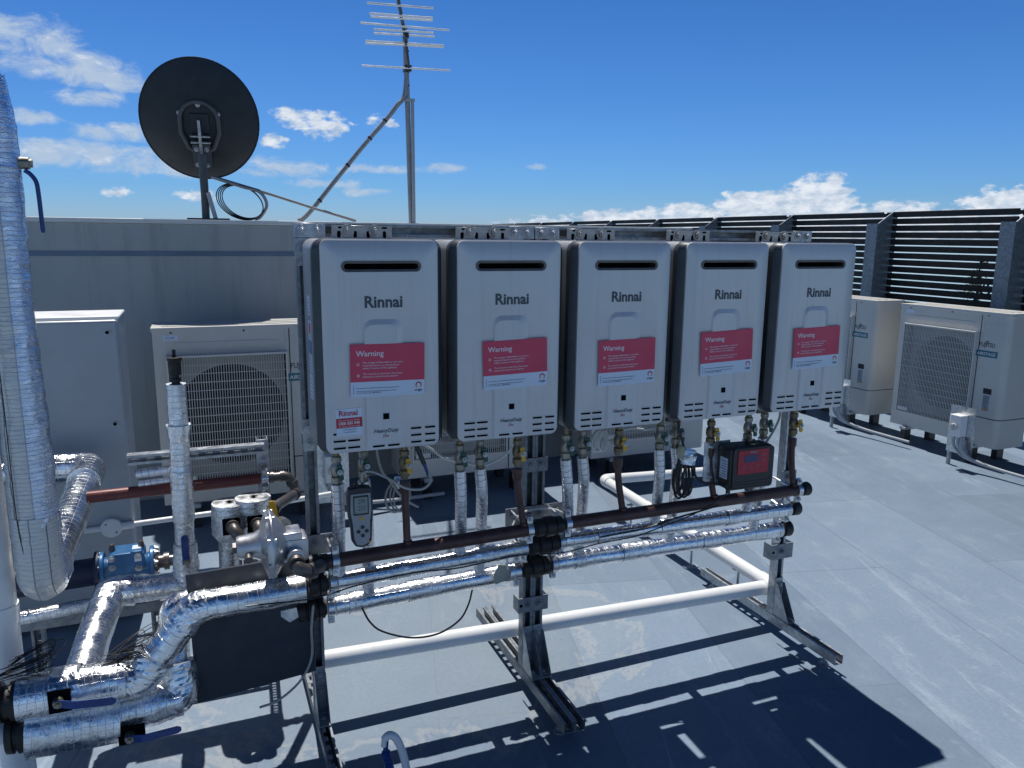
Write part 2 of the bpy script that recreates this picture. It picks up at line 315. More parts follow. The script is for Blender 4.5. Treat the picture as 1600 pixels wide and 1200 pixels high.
# ------------------------------------------------------------------ mesh builder
MW = {}
class MB:
    def __init__(s): s.v = []; s.f = []; s.uv = []; s.mi = []
    def _add(s, vs, fs, mi=0, uvs=None):
        o = len(s.v); s.v += [Vector(v) for v in vs]
        for k, f in enumerate(fs):
            s.f.append([i + o for i in f]); s.mi.append(mi)
            s.uv.append(uvs[k] if uvs else [(0, 0)] * len(f))
        return s
    def box(s, a, b, mi=0, mat=None):
        x0, y0, z0 = [min(a[i], b[i]) for i in range(3)]; x1, y1, z1 = [max(a[i], b[i]) for i in range(3)]
        vs = [(x0, y0, z0), (x1, y0, z0), (x1, y1, z0), (x0, y1, z0), (x0, y0, z1), (x1, y0, z1), (x1, y1, z1), (x0, y1, z1)]
        if mat is not None: vs = [mat @ Vector(v) for v in vs]
        return s._add(vs, [(0, 3, 2, 1), (4, 5, 6, 7), (0, 1, 5, 4), (1, 2, 6, 5), (2, 3, 7, 6), (3, 0, 4, 7)], mi)
    def cyl(s, p0, p1, r0, r1=None, n=20, caps=True, mi=0):
        r1 = r0 if r1 is None else r1
        return s.tube([p0, p1], [r0, r1], n, caps, mi)
    def tube(s, path, r, n=20, caps=True, mi=0, wob=0.0, wf=30.0, seed=0.0, ovality=None):
        path = [Vector(p) for p in path]; N = len(path)
        rr = r if isinstance(r, (list, tuple)) else [r] * N
        tans = []
        for i in range(N):
            a = path[max(0, i - 1)]; b = path[min(N - 1, i + 1)]; t = (b - a)
            tans.append(t.normalized() if t.length > 1e-9 else (tans[-1] if tans else Vector((0, 0, 1))))
        t0 = tans[0]; up = Vector((0, 0, 1)) if abs(t0.z) < .9 else Vector((0, 1, 0))
        nrm = (up - t0 * up.dot(t0)).normalized()
        vs = []; L = 0; Ls = []
        for i in range(N):
            if i: 
                L += (path[i] - path[i - 1]).length
                nrm = (nrm - tans[i] * nrm.dot(tans[i])).normalized()
            bi = tans[i].cross(nrm); Ls.append(L)
            for k in range(n):
                a = 2 * math.pi * k / n; d = nrm * math.cos(a) + bi * math.sin(a); q = path[i] + d * rr[i]
                if wob:
                    w = noise.noise(q * wf + Vector((seed, 0, 0))) + .6 * noise.noise(q * wf * 2.7 + Vector((0, seed, 0)))
                    q = path[i] + d * (rr[i] + w * wob)
                vs.append(q)
        fs = []; uvs = []
        for i in range(N - 1):
            for k in range(n):
                k2 = (k + 1) % n; fs.append((i * n + k, i * n + k2, (i + 1) * n + k2, (i + 1) * n + k))
                u0 = 2 * math.pi * rr[0] * k / n; u1 = 2 * math.pi * rr[0] * (k + 1) / n
                uvs.append([(u0, Ls[i]), (u1, Ls[i]), (u1, Ls[i + 1]), (u0, Ls[i + 1])])
        if caps:
            fs.append(tuple(range(n - 1, -1, -1))); uvs.append([(vs[k] - path[0]).to_2d()[:] for k in range(n - 1, -1, -1)])
            fs.append(tuple((N - 1) * n + k for k in range(n))); uvs.append([(0, 0)] * n)
        return s._add(vs, fs, mi, uvs)
    def lathe(s, prof, o, axis, n=24, mi=0):      # prof: (distance along axis, radius)
        o = Vector(o); axis = Vector(axis).normalized(); up = Vector((0, 0, 1)) if abs(axis.z) < .9 else Vector((0, 1, 0))
        a = (up - axis * up.dot(axis)).normalized(); b = axis.cross(a); vs = []
        for (t, r) in prof:
            for k in range(n):
                w = 2 * math.pi * k / n; vs.append(o + axis * t + (a * math.cos(w) + b * math.sin(w)) * max(r, 1e-5))
        fs = []
        for i in range(len(prof) - 1):
            for k in range(n): k2 = (k + 1) % n; fs.append((i * n + k, i * n + k2, (i + 1) * n + k2, (i + 1) * n + k))
        fs.append(tuple(range(n - 1, -1, -1))); fs.append(tuple((len(prof) - 1) * n + k for k in range(n)))
        return s._add(vs, fs, mi)
    def prism(s, pts, o, u, v, d, mi=0):          # polygon pts (2D) in plane o,u,v extruded by vector d
        o, u, v, d = map(Vector, (o, u, v, d)); n = len(pts)
        a = [o + u * p[0] + v * p[1] for p in pts]; b = [q + d for q in a]
        fs = [tuple(range(n)), tuple(range(2 * n - 1, n - 1, -1))] + [(i, n + i, n + (i + 1) % n, (i + 1) % n) for i in range(n)]
        if u.cross(v).dot(d) > 0: fs = [tuple(reversed(f)) for f in fs]
        return s._add(a + b, fs, mi)
    def ball(s, c, r, n=12, m=8, mi=0):
        c = Vector(c); r = r if isinstance(r, (tuple, list)) else (r, r, r); vs = []; fs = []
        for j in range(m + 1):
            ph = math.pi * j / m
            for k in range(n): th = 2 * math.pi * k / n; vs.append(c + Vector((r[0] * math.sin(ph) * math.cos(th), r[1] * math.sin(ph) * math.sin(th), r[2] * math.cos(ph))))
        for j in range(m):
            for k in range(n): k2 = (k + 1) % n; fs.append((j * n + k, (j + 1) * n + k, (j + 1) * n + k2, j * n + k2))
        return s._add(vs, fs, mi)
    def bolt(s, p, d, r=.011, mi=0, h=.008, washer=True):
        d = Vector(d).normalized(); p = Vector(p)
        if washer: s.cyl(p, p + d * .0025, r * 1.55, n=16, mi=mi)
        s.cyl(p + d * (.0025 if washer else 0), p + d * (h + .002), r, r * .94, n=6, mi=mi)
        return s.cyl(p + d * (h + .002), p + d * (h + .006), r * .5, n=8, mi=mi)
    def build(s, name, mats, parent=None, bevel=0.0, seg=2, ang=32, smooth=True):
        me = bpy.data.meshes.new(name)
        vs = s.v
        W = MW.get(parent.name) if parent is not None else None
        if W is not None:
            Wi = W.inverted(); vs = [Wi @ v for v in vs]
        me.from_pydata([tuple(v) for v in vs], [], s.f)
        if not isinstance(mats, (list, tuple)): mats = [mats]
        for m in mats: me.materials.append(M[m] if isinstance(m, str) else m)
        uvl = me.uv_layers.new(name='UVMap'); flat = []
        for f in s.uv:
            for q in f: flat += [q[0], q[1]]
        uvl.data.foreach_set('uv', flat)
        me.polygons.foreach_set('material_index', s.mi)
        if smooth:
            me.polygons.foreach_set('use_smooth', [True] * len(me.polygons)); me.set_sharp_from_angle(angle=R(ang))
        me.update()
        o = bpy.data.objects.new(name, me); C.objects.link(o)
        if parent is not None:
            o.parent = parent
            MW[o.name] = MW[parent.name]
        else:
            MW[o.name] = Matrix.Identity(4)
        if bevel:
            b = o.modifiers.new('bevel', 'BEVEL'); b.width = bevel; b.segments = seg; b.limit_method = 'ANGLE'; b.angle_limit = R(40); b.harden_normals = False
        return o

def fillet(pts, rad, step=.012, arc=7):
    pts = [Vector(p) for p in pts]; out = [pts[0]]
    for i in range(1, len(pts) - 1):
        a, b, c = pts[i - 1], pts[i], pts[i + 1]; u = (a - b).normalized(); v = (c - b).normalized()
        r = rad[i - 1] if isinstance(rad, (list, tuple)) else rad
        ang = u.angle(v); t = min(r / math.tan(ang / 2), (a - b).length * .49, (c - b).length * .49)
        p, q = b + u * t, b + v * t
        for k in range(arc + 1):
            w = k / arc; out.append(p * (1 - w) ** 2 + b * 2 * w * (1 - w) + q * w * w)
    out.append(pts[-1]); res = [out[0]]
    for i in range(1, len(out)):
        d = (out[i] - out[i - 1]).length; k = max(1, int(d / step))
        for j in range(1, k + 1): res.append(out[i - 1].lerp(out[i], j / k))
    return res
def spline(pts, n=10):
    P = [Vector(p) for p in pts]; P = [P[0] * 2 - P[1]] + P + [P[-1] * 2 - P[-2]]; out = []
    for i in range(1, len(P) - 2):
        for k in range(n):
            t = k / n; a, b, c, d = P[i - 1:i + 3]
            out.append(.5 * ((2 * b) + (c - a) * t + (2 * a - 5 * b + 4 * c - d) * t * t + (3 * b - a - 3 * c + d) * t ** 3))
    out.append(P[-2]); return out
def tag(o, label=None, cat=None, group=None, kind=None):
    if label: o['label'] = label
    if cat: o['category'] = cat
    if group: o['group'] = group
    if kind: o['kind'] = kind
    return o
def thing(name, label, cat, loc, rz=0.0, group=None):
    o = bpy.data.objects.new(name, None); C.objects.link(o); o.empty_display_size = .1
    o.location = loc; o.rotation_euler = (0, 0, rz)
    MW[o.name] = Matrix.Translation(loc) @ Matrix.Rotation(rz, 4, 'Z')
    return tag(o, label, cat, group)
def kids(o): return [c for c in C.objects if c.parent == o]
def copy_tree(o, parent=None, loc=None, rz=None, label=None):
    c = o.copy(); C.objects.link(c)
    if parent is not None: c.parent = parent
    if loc is not None: c.location = loc
    if rz is not None: c.rotation_euler = (0, 0, rz)
    if label: c['label'] = label
    for ch in kids(o): copy_tree(ch, c)
    if parent is None: MW[c.name] = Matrix.Translation(c.location) @ Matrix.Rotation(c.rotation_euler.z, 4, 'Z')
    return c
TXT = {}
def text_geo(s, shear=0.0, bold=0.0):
    key = (s, shear, bold)
    if key in TXT: return TXT[key]
    cu = bpy.data.curves.new('txt', 'FONT'); cu.body = s; cu.size = 1; cu.shear = shear; cu.offset = bold; cu.resolution_u = 2; cu.extrude = .01
    o = bpy.data.objects.new('txt', cu); C.objects.link(o); bpy.context.view_layer.update()
    dg = bpy.context.evaluated_depsgraph_get(); me = bpy.data.meshes.new_from_object(o.evaluated_get(dg))
    vs = [v.co.copy() for v in me.vertices]; fs = [tuple(p.vertices) for p in me.polygons]
    bpy.data.objects.remove(o); bpy.data.curves.remove(cu); bpy.data.meshes.remove(me)
    x0 = min(v.x for v in vs); x1 = max(v.x for v in vs)
    TXT[key] = ([Vector((v.x - x0, v.y, v.z)) for v in vs], fs, x1 - x0); return TXT[key]
def put_text(mb, s, o, u, v, w, mi=0, shear=0.0, bold=0.0, hs=1.0, depth=.0004):
    """write s from the baseline point o, along u, up v, total width w"""
    vs, fs, ww = text_geo(s, shear, bold); k = w / ww; o, u, v = Vector(o), Vector(u).normalized(), Vector(v).normalized(); nn = u.cross(v)
    mb._add([o + u * q.x * k + v * q.y * k * hs + nn * (depth if q.z > 0 else 0) for q in vs], fs, mi); return mb
def rrect(w, h, r, n=6, x=0, y=0):
    out = []
    for (cx, cy, a0) in ((w - r, r, -90), (w - r, h - r, 0), (r, h - r, 90), (r, r, 180)):
        for k in range(n + 1): a = R(a0 + 90 * k / n); out.append((x + cx + r * math.cos(a), y + cy + r * math.sin(a)))
    return out
X_, Y_, Z_ = Vector((1, 0, 0)), Vector((0, 1, 0)), Vector((0, 0, 1))

# ------------------------------------------------------------------ setting
tag(MB().box((-9, -7, -.25), (6.62, 15.2, 0)).build('roof_floor', 'roof'), kind='structure')
tag(MB().box((-8.9, -6.9, -14), (6.55, 15.1, -.26)).build('building', 'concrete'), 'concrete building block under the flat roof', 'building')
sb = MB(); sb._add([(-30000, -30000, -14.2), (30000, -30000, -14.2), (30000, 30000, -14.2), (-30000, 30000, -14.2)], [(0, 1, 2, 3)]); tag(sb.build('sea', 'sea', smooth=False), kind='structure')
gb = MB(); gb._add([(-120, -160, -14), (55, -160, -14), (60, 60, -14), (40, 110, -14), (-120, 140, -14)], [(0, 1, 2, 3, 4)]); tag(gb.build('ground', 'grass_land', smooth=False), kind='structure')

w = thing('parapet_wall', 'grey rendered wall with a blue band behind the outdoor units', 'wall', (0.5, 3.2, 0))
MB().box((-4.2, 3.21, 0), (3.45, 3.56, 1.815)).build('wall_body', 'wall', w)
MB().box((-4.2, 3.203, 1.612), (3.45, 3.2095, 1.642)).build('band', 'wall_band', w)
MB().box((-4.25, 3.195, 1.816), (3.5, 3.6, 1.845)).build('capping', 'cap', w, .004)

# slatted screen on the right
fn = thing('slat_screen', 'tall black horizontal slat screen on grey steel posts at the roof edge', 'fence', (6.4, 2.46, 0))
PITCH = 1.468
for k in range(-3, 9):
    y0 = 2.46 + PITCH * k; sl = MB()
    z = .12
    while z < 2.0:
        m_ = Matrix.Translation((6.42, 0, z)) @ Matrix.Rotation(R(-14), 4, 'Y')
        sl.box((-.010, y0 + .02, 0), (.010, y0 + PITCH - .10, .055), 0, m_); z += .0695
    sl.box((6.40, y0 - .02, 2.0), (6.45, y0 + PITCH - .1, 2.035))
    sl.build('slat_panel', 'fence_slat', fn)
    p = MB()
    p.box((6.20, y0 - .11, 0), (6.212, y0 + .03, 1.93))
    p.prism([(0, 0), (.255, 0), (.255, 2.05), (.19, 2.05), (.0, 1.93)], (6.2125, y0 - .11, 0), X_, Z_, (0, .012, 0))
    p.box((6.455, y0 - .1105, 0), (6.467, y0 + .02, 2.05))
    p.build('post', 'fence_post', fn)

# trees seen through the slats
def tree(loc, h, label, seed):
    rnd = random.Random(seed); t = thing('pine_tree', label, 'tree', loc, 0, 'trees beyond the screen'); x, y, z = loc
    tr = MB().tube([(x, y, z), (x + .1, y, z + h * .5), (x, y + .1, z + h * .97)], [h * .018, h * .012, .03], 10)
    cr = MB()
    for lv in range(16):
        zz = z + h * (.35 + .64 * lv / 16); L = (1 - lv / 17) * h * .17 + .25
        for k in range(7):
            a = rnd.random() * 6.28; l = L * rnd.uniform(.6, 1.15); d = Vector((math.cos(a), math.sin(a), .12)); s0 = Vector((x, y, zz + rnd.uniform(-.2, .2)))
            tr.tube([s0, s0 + d * l], [.035, .01], 5)
            for j in range(9):
                c = s0 + d * l * (.25 + .78 * j / 16) + Vector((rnd.gauss(0, .12), rnd.gauss(0, .12), rnd.gauss(0, .09))); q = rnd.uniform(.07, .2)
                e1 = Vector((rnd.gauss(0, 1), rnd.gauss(0, 1), rnd.gauss(0, .5))).normalized() * q; e2 = e1.orthogonal().normalized() * q * .5
                cr._add([c - e1, c + e2, c + e1, c - e2], [(0, 1, 2, 3)])
    tr.build('trunk', 'bark', t); cr.build('crown', 'leaf', t, smooth=False)
tree((52 * .8 - .3, 52 * .6 - 2.3, -14), 15.3, 'taller dark pine seen through the screen on the right', 3)
tree((48 * .735 - .3, 48 * .678 - 2.3, -14), 14.9, 'thinner dark pine seen through the screen left of the other', 5)

# ------------------------------------------------------------------ condensers
def condenser(W_=1.0, H_=1.07, D_=.32, tagtext='CU-905'):
    """built at the origin, front facing -Y, width along +X, base 0.15 above the floor"""
    t = thing('outdoor_unit', 'x', 'air conditioner', (0, 0, 0), 0, 'outdoor air conditioning units on the roof')
    zb = .15; gx0, gx1, gz0, gz1 = .075, .735, .28, 1.045; c = MB(); T = .012
    xr = .76
    c.box((0, 0, zb), (gx0, T, zb + H_ - .02)); c.box((gx1, 0, zb), (xr, T, zb + H_ - .02)); c.box((gx0, 0, zb), (gx1, T, gz0)); c.box((gx0, 0, gz1), (gx1, T, zb + H_ - .02))
    c.box((0, T, zb), (T, D_, zb + H_ - .02)); c.box((T, D_ - T, zb), (W_, D_, zb + H_ - .02))
    c.box((T, T, zb), (W_ - .05, D_ - T, zb + T))
    c.box((.11, -.003, gz1 + .045), (.70, .0, gz1 + .085))
    c.build('casing', 'ac', t, .004)
    # right hand service cover with a rounded corner
    pts = [(xr + .004, 0)]
    for k in range(9): a = R(-90 + 90 * k / 8); pts.append((W_ - .055 + .055 * math.cos(a), .055 + .055 * math.sin(a)))
    pts += [(W_, D_ - .012), (W_ - .01, D_ - .012)]
    for k in range(8, -1, -1): a = R(-90 + 90 * k / 8); pts.append((W_ - .055 + .045 * math.cos(a), .055 + .045 * math.sin(a)))
    pts += [(xr + .004, .01)]
    MB().prism(pts, (0, 0, .385), X_, Y_, (0, 0, zb + H_ - .02 - .385)).build('service_cover', 'ac', t, .0015, 1)
    MB().prism([(p[0] * 1.0, p[1]) for p in pts], (.002, -.004, zb), X_, Y_, (0, 0, .23)).build('lower_cover', 'ac', t, .0015, 1)
    tp = MB(); tp.box((-.006, -.006, zb + H_ - .022), (W_ + .006, D_ + .006, zb + H_))
    for k in range(3): tp.box((.05, .05 + .085 * k, zb + H_), (W_ - .05, .09 + .085 * k, zb + H_ + .004))
    for x in (.1, .5, .82): tp.cyl((x, -.0065, zb + H_ - .03), (x, -.009, zb + H_ - .03), .006, n=10, mi=1)
    tp.build('top_cover', ['ac', 'black'], t, .003)
    # shroud with a round opening, dark inside, fan
    n = 48; cx, cz, rr = (gx0 + gx1) / 2 + .01, (gz0 + gz1) / 2, .315; vs = []; fs = []
    for k in range(n):
        a = 2 * math.pi * k / n; ca, sa = math.cos(a), math.sin(a); m_ = max(abs(ca), abs(sa)); hw, hh = (gx1 - gx0) / 2, (gz1 - gz0) / 2
        vs.append((cx + rr * ca, .085, cz + rr * sa)); vs.append(((gx0 + gx1) / 2 + hw * ca / m_, .085, cz + hh * sa / m_)); vs.append((cx + rr * ca, .15, cz + rr * sa))
    for k in range(n):
        k2 = (k + 1) % n; fs += [(3 * k, 3 * k2, 3 * k2 + 1, 3 * k + 1), (3 * k, 3 * k + 2, 3 * k2 + 2, 3 * k2)]
    sh = MB(); sh._add(vs, fs)
    sh.build('fan_shroud', 'shroud', t)
    MB().box((.03, .26, .2), (.97, .28, 1.15)).build('coil', 'coil', t)
    f = MB(); f.cyl((cx, .11, cz), (cx, .19, cz), .055, n=20)
    for k in range(3):
        a0 = 2 * math.pi * k / 3; pv = []
        for j in range(8):
            for rad in (.05, .17, .29): a = a0 + R(10.5) * j; pv.append((cx + rad * math.cos(a), 0.12 + .010 * j, cz + rad * math.sin(a)))
        f._add(pv, [(3 * j + i, 3 * j + i + 1, 3 * j + i + 4, 3 * j + i + 3) for j in range(7) for i in range(2)])
    f.build('fan', 'coil', t)
    g = MB(); nx = 46
    g.box((gx0 - .008, -.045, gz1), (gx1 + .008, .004, gz1 + .012)); g.box((gx0 - .008, -.02, gz0 - .012), (gx1 + .008, .004, gz0))
    g.box((gx0 - .01, -.028, gz0), (gx0, .004, gz1)); g.box((gx1, -.028, gz0), (gx1 + .01, .004, gz1))
    for k in range(1, nx): x = gx0 + (gx1 - gx0) * k / nx; g.box((x - .0021, -.024, gz0), (x + .0021, -.019, gz1))
    for k in range(1, 15): z = gz0 + (gz1 - gz0) * k / 15; g.box((gx0, -.019 if k % 4 else -.026, z - .0018), (gx1, -.015, z + .0018))
    g.box((gx0 + .01, -.028, gz0 + .015), (gx0 + .11, -.0245, gz0 + .045))
    g.build('fan_grille', 'ac_grille', t)
    lb = MB(); lb.box((.055, -.0012, zb + H_ - .075), (.135, 0, zb + H_ - .045), 0)
    if tagtext: put_text(lb, tagtext, (.068, -.0013, zb + H_ - .066), X_, Z_, .05, 1)
    lb.build('tag', ['white_vinyl', 'dark_ink'], t, smooth=False)
    lg = MB(); put_text(lg, 'FUJITSU', (.765, -.001, .945), X_, Z_, .13, 0, bold=.015, hs=1.25)
    lg.tube([(.826, -.001, .955 + .0), (.829, -.001, .985), (.822, -.001, .992), (.816, -.001, .984)], .0025, 6); lg.tube([(.829, -.001, .985), (.836, -.001, .992), (.842, -.001, .985)], .0025, 6)
    lg.build('logo_text', 'dark_ink', t, smooth=False)
    a = MB(); a.box((.74, -.0012, .865), (.925, 0, .915), 0); put_text(a, 'AIRSTAGE', (.755, -.0014, .878), X_, Z_, .155, 1, bold=.01)
    a.build('teal_label', ['teal', 'white_ink'], t, smooth=False)
    hb = MB(); hb.box((.845, -.0008, .575), (.915, 0, .62), 0); hb.box((.85, -.0012, .44), (.905, 0, .565), 1)
    for q in range(5): hb.box((.855, -.0016, .55 - .012 * q), (.9 - .008 * (q % 3), -.0012, .553 - .012 * q), 2)
    hb.prism([(0, 0), (.036, 0), (.018, .032)], (.859, -.0012, .447), X_, Z_, (0, -.0008, 0), 3); put_text(hb, '!', (.8745, -.0024, .451), X_, Z_, .004, 2, hs=1.4)
    hb.build('rating_label', ['coil', 'grey_text', 'dark_ink', 'yellow_handle'], t, smooth=False)
    gr = MB(); gr.box((.785, -.0015, 1.125), (.96, 0, 1.1285)); gr.box((.785, -.0015, .99), (.7875, 0, 1.125)); gr.box((xr - .001, -.001, zb + .02), (xr + .003, .003, zb + H_ - .03), 1)
    gr.build('pressed_line', ['ac', 'coil'], t)
    for x in (.14, .78):
        ft = MB(); ft.box((x, -.04, .125), (x + .06, D_ + .04, .149)); ft.box((x + .005, -.03, .0), (x + .055, .04, .124), 1); ft.box((x + .005, D_ - .05, .0), (x + .055, D_ + .03, .124), 1)
        ft.build('mounting_foot', ['galv', 'black'], t, .002)
    return t
ac0 = condenser()
acs = [((-.586, 2.59, 0), 0, 'cream outdoor unit tagged CU-905 beside the tall grey cabinet'),
       ((.87, 2.59, 0), 0, 'cream outdoor unit behind the first two water heaters'),
       ((2.29, 2.59, 0), 0, 'cream outdoor unit behind the third water heater, above the white drain pipe'),
       ((5.4, 2.72, 0), -math.pi / 2, 'cream outdoor unit at far right with its whole fan grille showing'),
       ((5.4, 3.985, 0), -math.pi / 2, 'cream outdoor unit half hidden behind the rightmost water heater')]
for i, (l, rz, lab) in enumerate(acs):
    if i == 0:
        ac0.location = l; ac0['label'] = lab; continue
    copy_tree(ac0, None, l, rz, lab)
MW[ac0.name] = Matrix.Translation(acs[0][0])
# only the named unit shows that tag; the others carry blank ones
blank = bpy.data.meshes.new('tag')
for o in C.objects:
    if o.name.startswith('tag.') and o.type == 'MESH':
        me = blank
        if not len(me.vertices):
            me.from_pydata([(.055, -.0012, 1.145), (.135, -.0012, 1.145), (.135, -.0012, 1.175), (.055, -.0012, 1.175), (.055, 0, 1.145), (.135, 0, 1.145), (.135, 0, 1.175), (.055, 0, 1.175)], [], [(0, 1, 2, 3), (7, 6, 5, 4), (0, 4, 5, 1), (1, 5, 6, 2), (2, 6, 7, 3), (3, 7, 4, 0)]); me.materials.append(M['white_vinyl'])
        o.data = me

def isolator():
    t = thing('isolator_switch', 'x', 'switch box', (0, 0, 0), 0, 'isolator switches in front of the outdoor units')
    MB().box((-.11, 0, .11), (.11, .003, .49)).build('back_plate', 'galv_bright', t)
    b = MB(); b.box((-.045, -.08, .26), (.05, -.001, .43)); b.build('switch_box', 'white_and_sunlit_paint', t, .006)
    k = MB(); k.cyl((0, -.086, .335), (0, -.096, .335), .03, n=24); k.box((-.007, -.11, .31), (.007, -.096, .36)); k.build('rotary_knob', 'ac_grille', t, .002)
    c = MB()
    for dx in (-.02, .02, .045): c.tube(spline([(dx, -.04, .25), (dx + .005, -.05, .2), (dx + .03, -.04, .15), (dx + .1, -.02, .10), (dx + .3, .02, .07), (.75, .06, .06)], 6), .012, 10)
    c.build('conduit', 'pvc_grey', t)
    MB().box((-.1, .004, 0), (-.08, .03, .2)).build('leg', 'galv', t)
    return t
iso0 = isolator()
for i, (l, rz, lab) in enumerate([((.375, 2.42, 0), 0, 'isolator switch on a zinc plate left of the first water heater pipes'), ((5.17, 1.85, 0), -math.pi / 2, 'isolator switch on a zinc plate in front of the far right outdoor unit'), ((5.2, 3.13, 0), -math.pi / 2, 'isolator switch on a zinc plate just right of the last water heater')]):
    if i == 0: iso0.location = l; iso0['label'] = lab; MW[iso0.name] = Matrix.Translation(l)
    else: copy_tree(iso0, None, l, rz, lab)

# ------------------------------------------------------------------ mounting rack
def strut(mb, o, L, Wd, Op, length, slotted=False, w=.041, d=.041, t=.0025, mi=0):
    """C channel: from o along L; width centred along Wd; base at o, open towards Op"""
    o, L, Wd, Op = Vector(o), Vector(L), Vector(Wd), Vector(Op)
    m = Matrix((( L.x, Wd.x, Op.x, o.x), (L.y, Wd.y, Op.y, o.y), (L.z, Wd.z, Op.z, o.z), (0, 0, 0, 1)))
    if slotted:
        mb.box((0, -w / 2, 0), (length, -.007, t), mi, m); mb.box((0, .007, 0), (length, w / 2, t), mi, m)
        n = int(length / .05); x = 0
        for k in range(n + 1):
            e = min(length, k * .05 + .012); s0 = max(0, k * .05 - .012)
            if e > s0: mb.box((s0, -.007, 0.0001), (e, .007, t - .0001), mi, m)
    else: mb.box((0, -w / 2, 0), (length, w / 2, t), mi, m)
    mb.box((0, -w / 2, t), (length, -w / 2 + t, d), mi, m); mb.box((0, w / 2 - t, t), (length, w / 2, d), mi, m)
    mb.box((0, -w / 2 + t, d - t), (length, -w / 2 + .0095, d), mi, m); mb.box((0, w / 2 - .0095, d - t), (length, w / 2 - t, d), mi, m)
    mb.box((0, -w / 2 + .0075, d - .009), (length, -w / 2 + .0095, d - t), mi, m); mb.box((0, w / 2 - .0095, d - .009), (length, w / 2 - .0075, d - t), mi, m)
    return mb

rack = thing('mounting_rack', 'galvanised strut rack on three slotted feet that carries the water heaters', 'rack', (1.0, .3, 0))
PY = .28
POST_X = [-.0125, .786, .8285, 2.018]
for x in POST_X:
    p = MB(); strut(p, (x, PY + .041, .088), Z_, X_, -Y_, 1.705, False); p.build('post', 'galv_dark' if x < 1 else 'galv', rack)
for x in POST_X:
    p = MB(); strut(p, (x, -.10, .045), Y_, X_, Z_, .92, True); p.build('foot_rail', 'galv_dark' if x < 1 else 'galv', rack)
    for y in (-.02, .74):
        f = MB(); f.cyl((x, y, 0), (x, y, .05), .007, n=10); f.cyl((x, y, 0), (x, y, .006), .022, n=16); f.bolt((x, y, .012), Z_, .011); f.build('levelling_foot', 'galv', rack)
for (xa, xb) in ((-.035, .806), (.810, 2.04)):
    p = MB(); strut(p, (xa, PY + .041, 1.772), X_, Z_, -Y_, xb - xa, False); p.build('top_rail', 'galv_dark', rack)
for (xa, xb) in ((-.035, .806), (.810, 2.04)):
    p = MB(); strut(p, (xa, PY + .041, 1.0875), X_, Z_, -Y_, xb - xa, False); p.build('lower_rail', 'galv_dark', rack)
for x in POST_X:
    s_ = -1 if x in (POST_X[0], POST_X[1]) else 1
    g = MB(); gw = .02
    g.box((x - gw, PY - .006, .088), (x + gw, PY - .001, .265)); g.box((x - gw, PY - .10, .0885), (x + gw, PY - .006, .093))
    for sx_ in (-1, 1):
        g.prism([(0, 0), (.094, 0), (.094, .15), (.08, .15)], (x + sx_ * gw - (.002 if sx_ > 0 else 0), PY - .1005, .0935), Y_, Z_, (.002, 0, 0))
    g.bolt((x, PY - .0062, .235), -Y_); g.bolt((x, PY - .0062, .175), -Y_); g.bolt((x, PY - .06, .0932), Z_)
    g.build('base_gusset', 'galv', rack, .001, 1)
def plate(x0, x1, z0, z1, bolts, y=PY, ret=None, mat='galv_dark'):
    p = MB(); p.box((x0, y - .006, z0), (x1, y - .0005, z1))
    if ret:
        for (xa, s_) in ret: p.box((xa, y - .006, z0 + .0005), (xa + .004, y + ret_d, z1 - .0005))
    for (x, z) in bolts: p.bolt((x, y - .006, z), -Y_, .0115)
    return p.build('joint_plate', mat, rack, .001, 1)
ret_d = .045
plate(-.04, .06, 1.748, 1.794, [(-.012, 1.771), (.035, 1.771)], mat='galv'); plate(-.038, .012, 1.66, 1.747, [(-.012, 1.70)], mat='galv')
plate(.69, .787, 1.75, 1.794, [(.715, 1.771), (.76, 1.771)], mat='galv'); plate(.79, .885, 1.75, 1.792, [(.815, 1.771), (.86, 1.771)], mat='galv')
plate(1.945, 2.042, 1.75, 1.793, [(1.97, 1.771), (2.018, 1.771)], mat='galv')
plate(-.036, .009, 1.05, 1.16, [(-.012, 1.075), (-.012, 1.135)], mat='galv')
plate(-.045, .07, .684, .755, [(-.012, .72), (.045, .728)])
plate(-.045, .07, .53, .575, [(-.012, .55)])
plate(.758, .858, .89, .945, [(.786, .918), (.8285, .918)])
plate(.688, .925, .69, .757, [(.715, .73), (.786, .725), (.8285, .725), (.90, .73)])
plate(.688, .90, .585, .625, [(.715, .605), (.786, .605), (.8285, .605), (.87, .605)])
plate(1.985, 2.065, .675, .765, [(2.018, .735), (2.018, .70)]); plate(1.935, 2.04, .59, .635, [(2.018, .612)]); 
for (xa, xb, z0, z1, bl) in ((.744, .870, .325, .385, (.786, .8285)), (1.960, 2.08, .355, .425, (2.018,))):
    p = MB(); p.box((xa, PY - .006, z0), (xb, PY - .0005, z1)); p.box((xa, PY - .0004, z0 + .0004), (xa + .004, PY + .046, z1 - .0004)); p.box((xb - .004, PY - .0004, z0 + .0004), (xb, PY + .046, z1 - .0004))
    for x in bl: p.bolt((x, PY - .006, (z0 + z1) / 2), -Y_)
    p.cyl((xa + .012, PY - .0062, (z0 + z1) / 2), (xa + .012, PY - .0066, (z0 + z1) / 2), .007, n=12, mi=1)
    p.build('channel_bracket', ['galv_dark', 'void'], rack, .001, 1)
hx = [0.0, .4126, .8292, 1.2462, 1.6621]
HB, HT, HW = 1.11, 1.746, .35

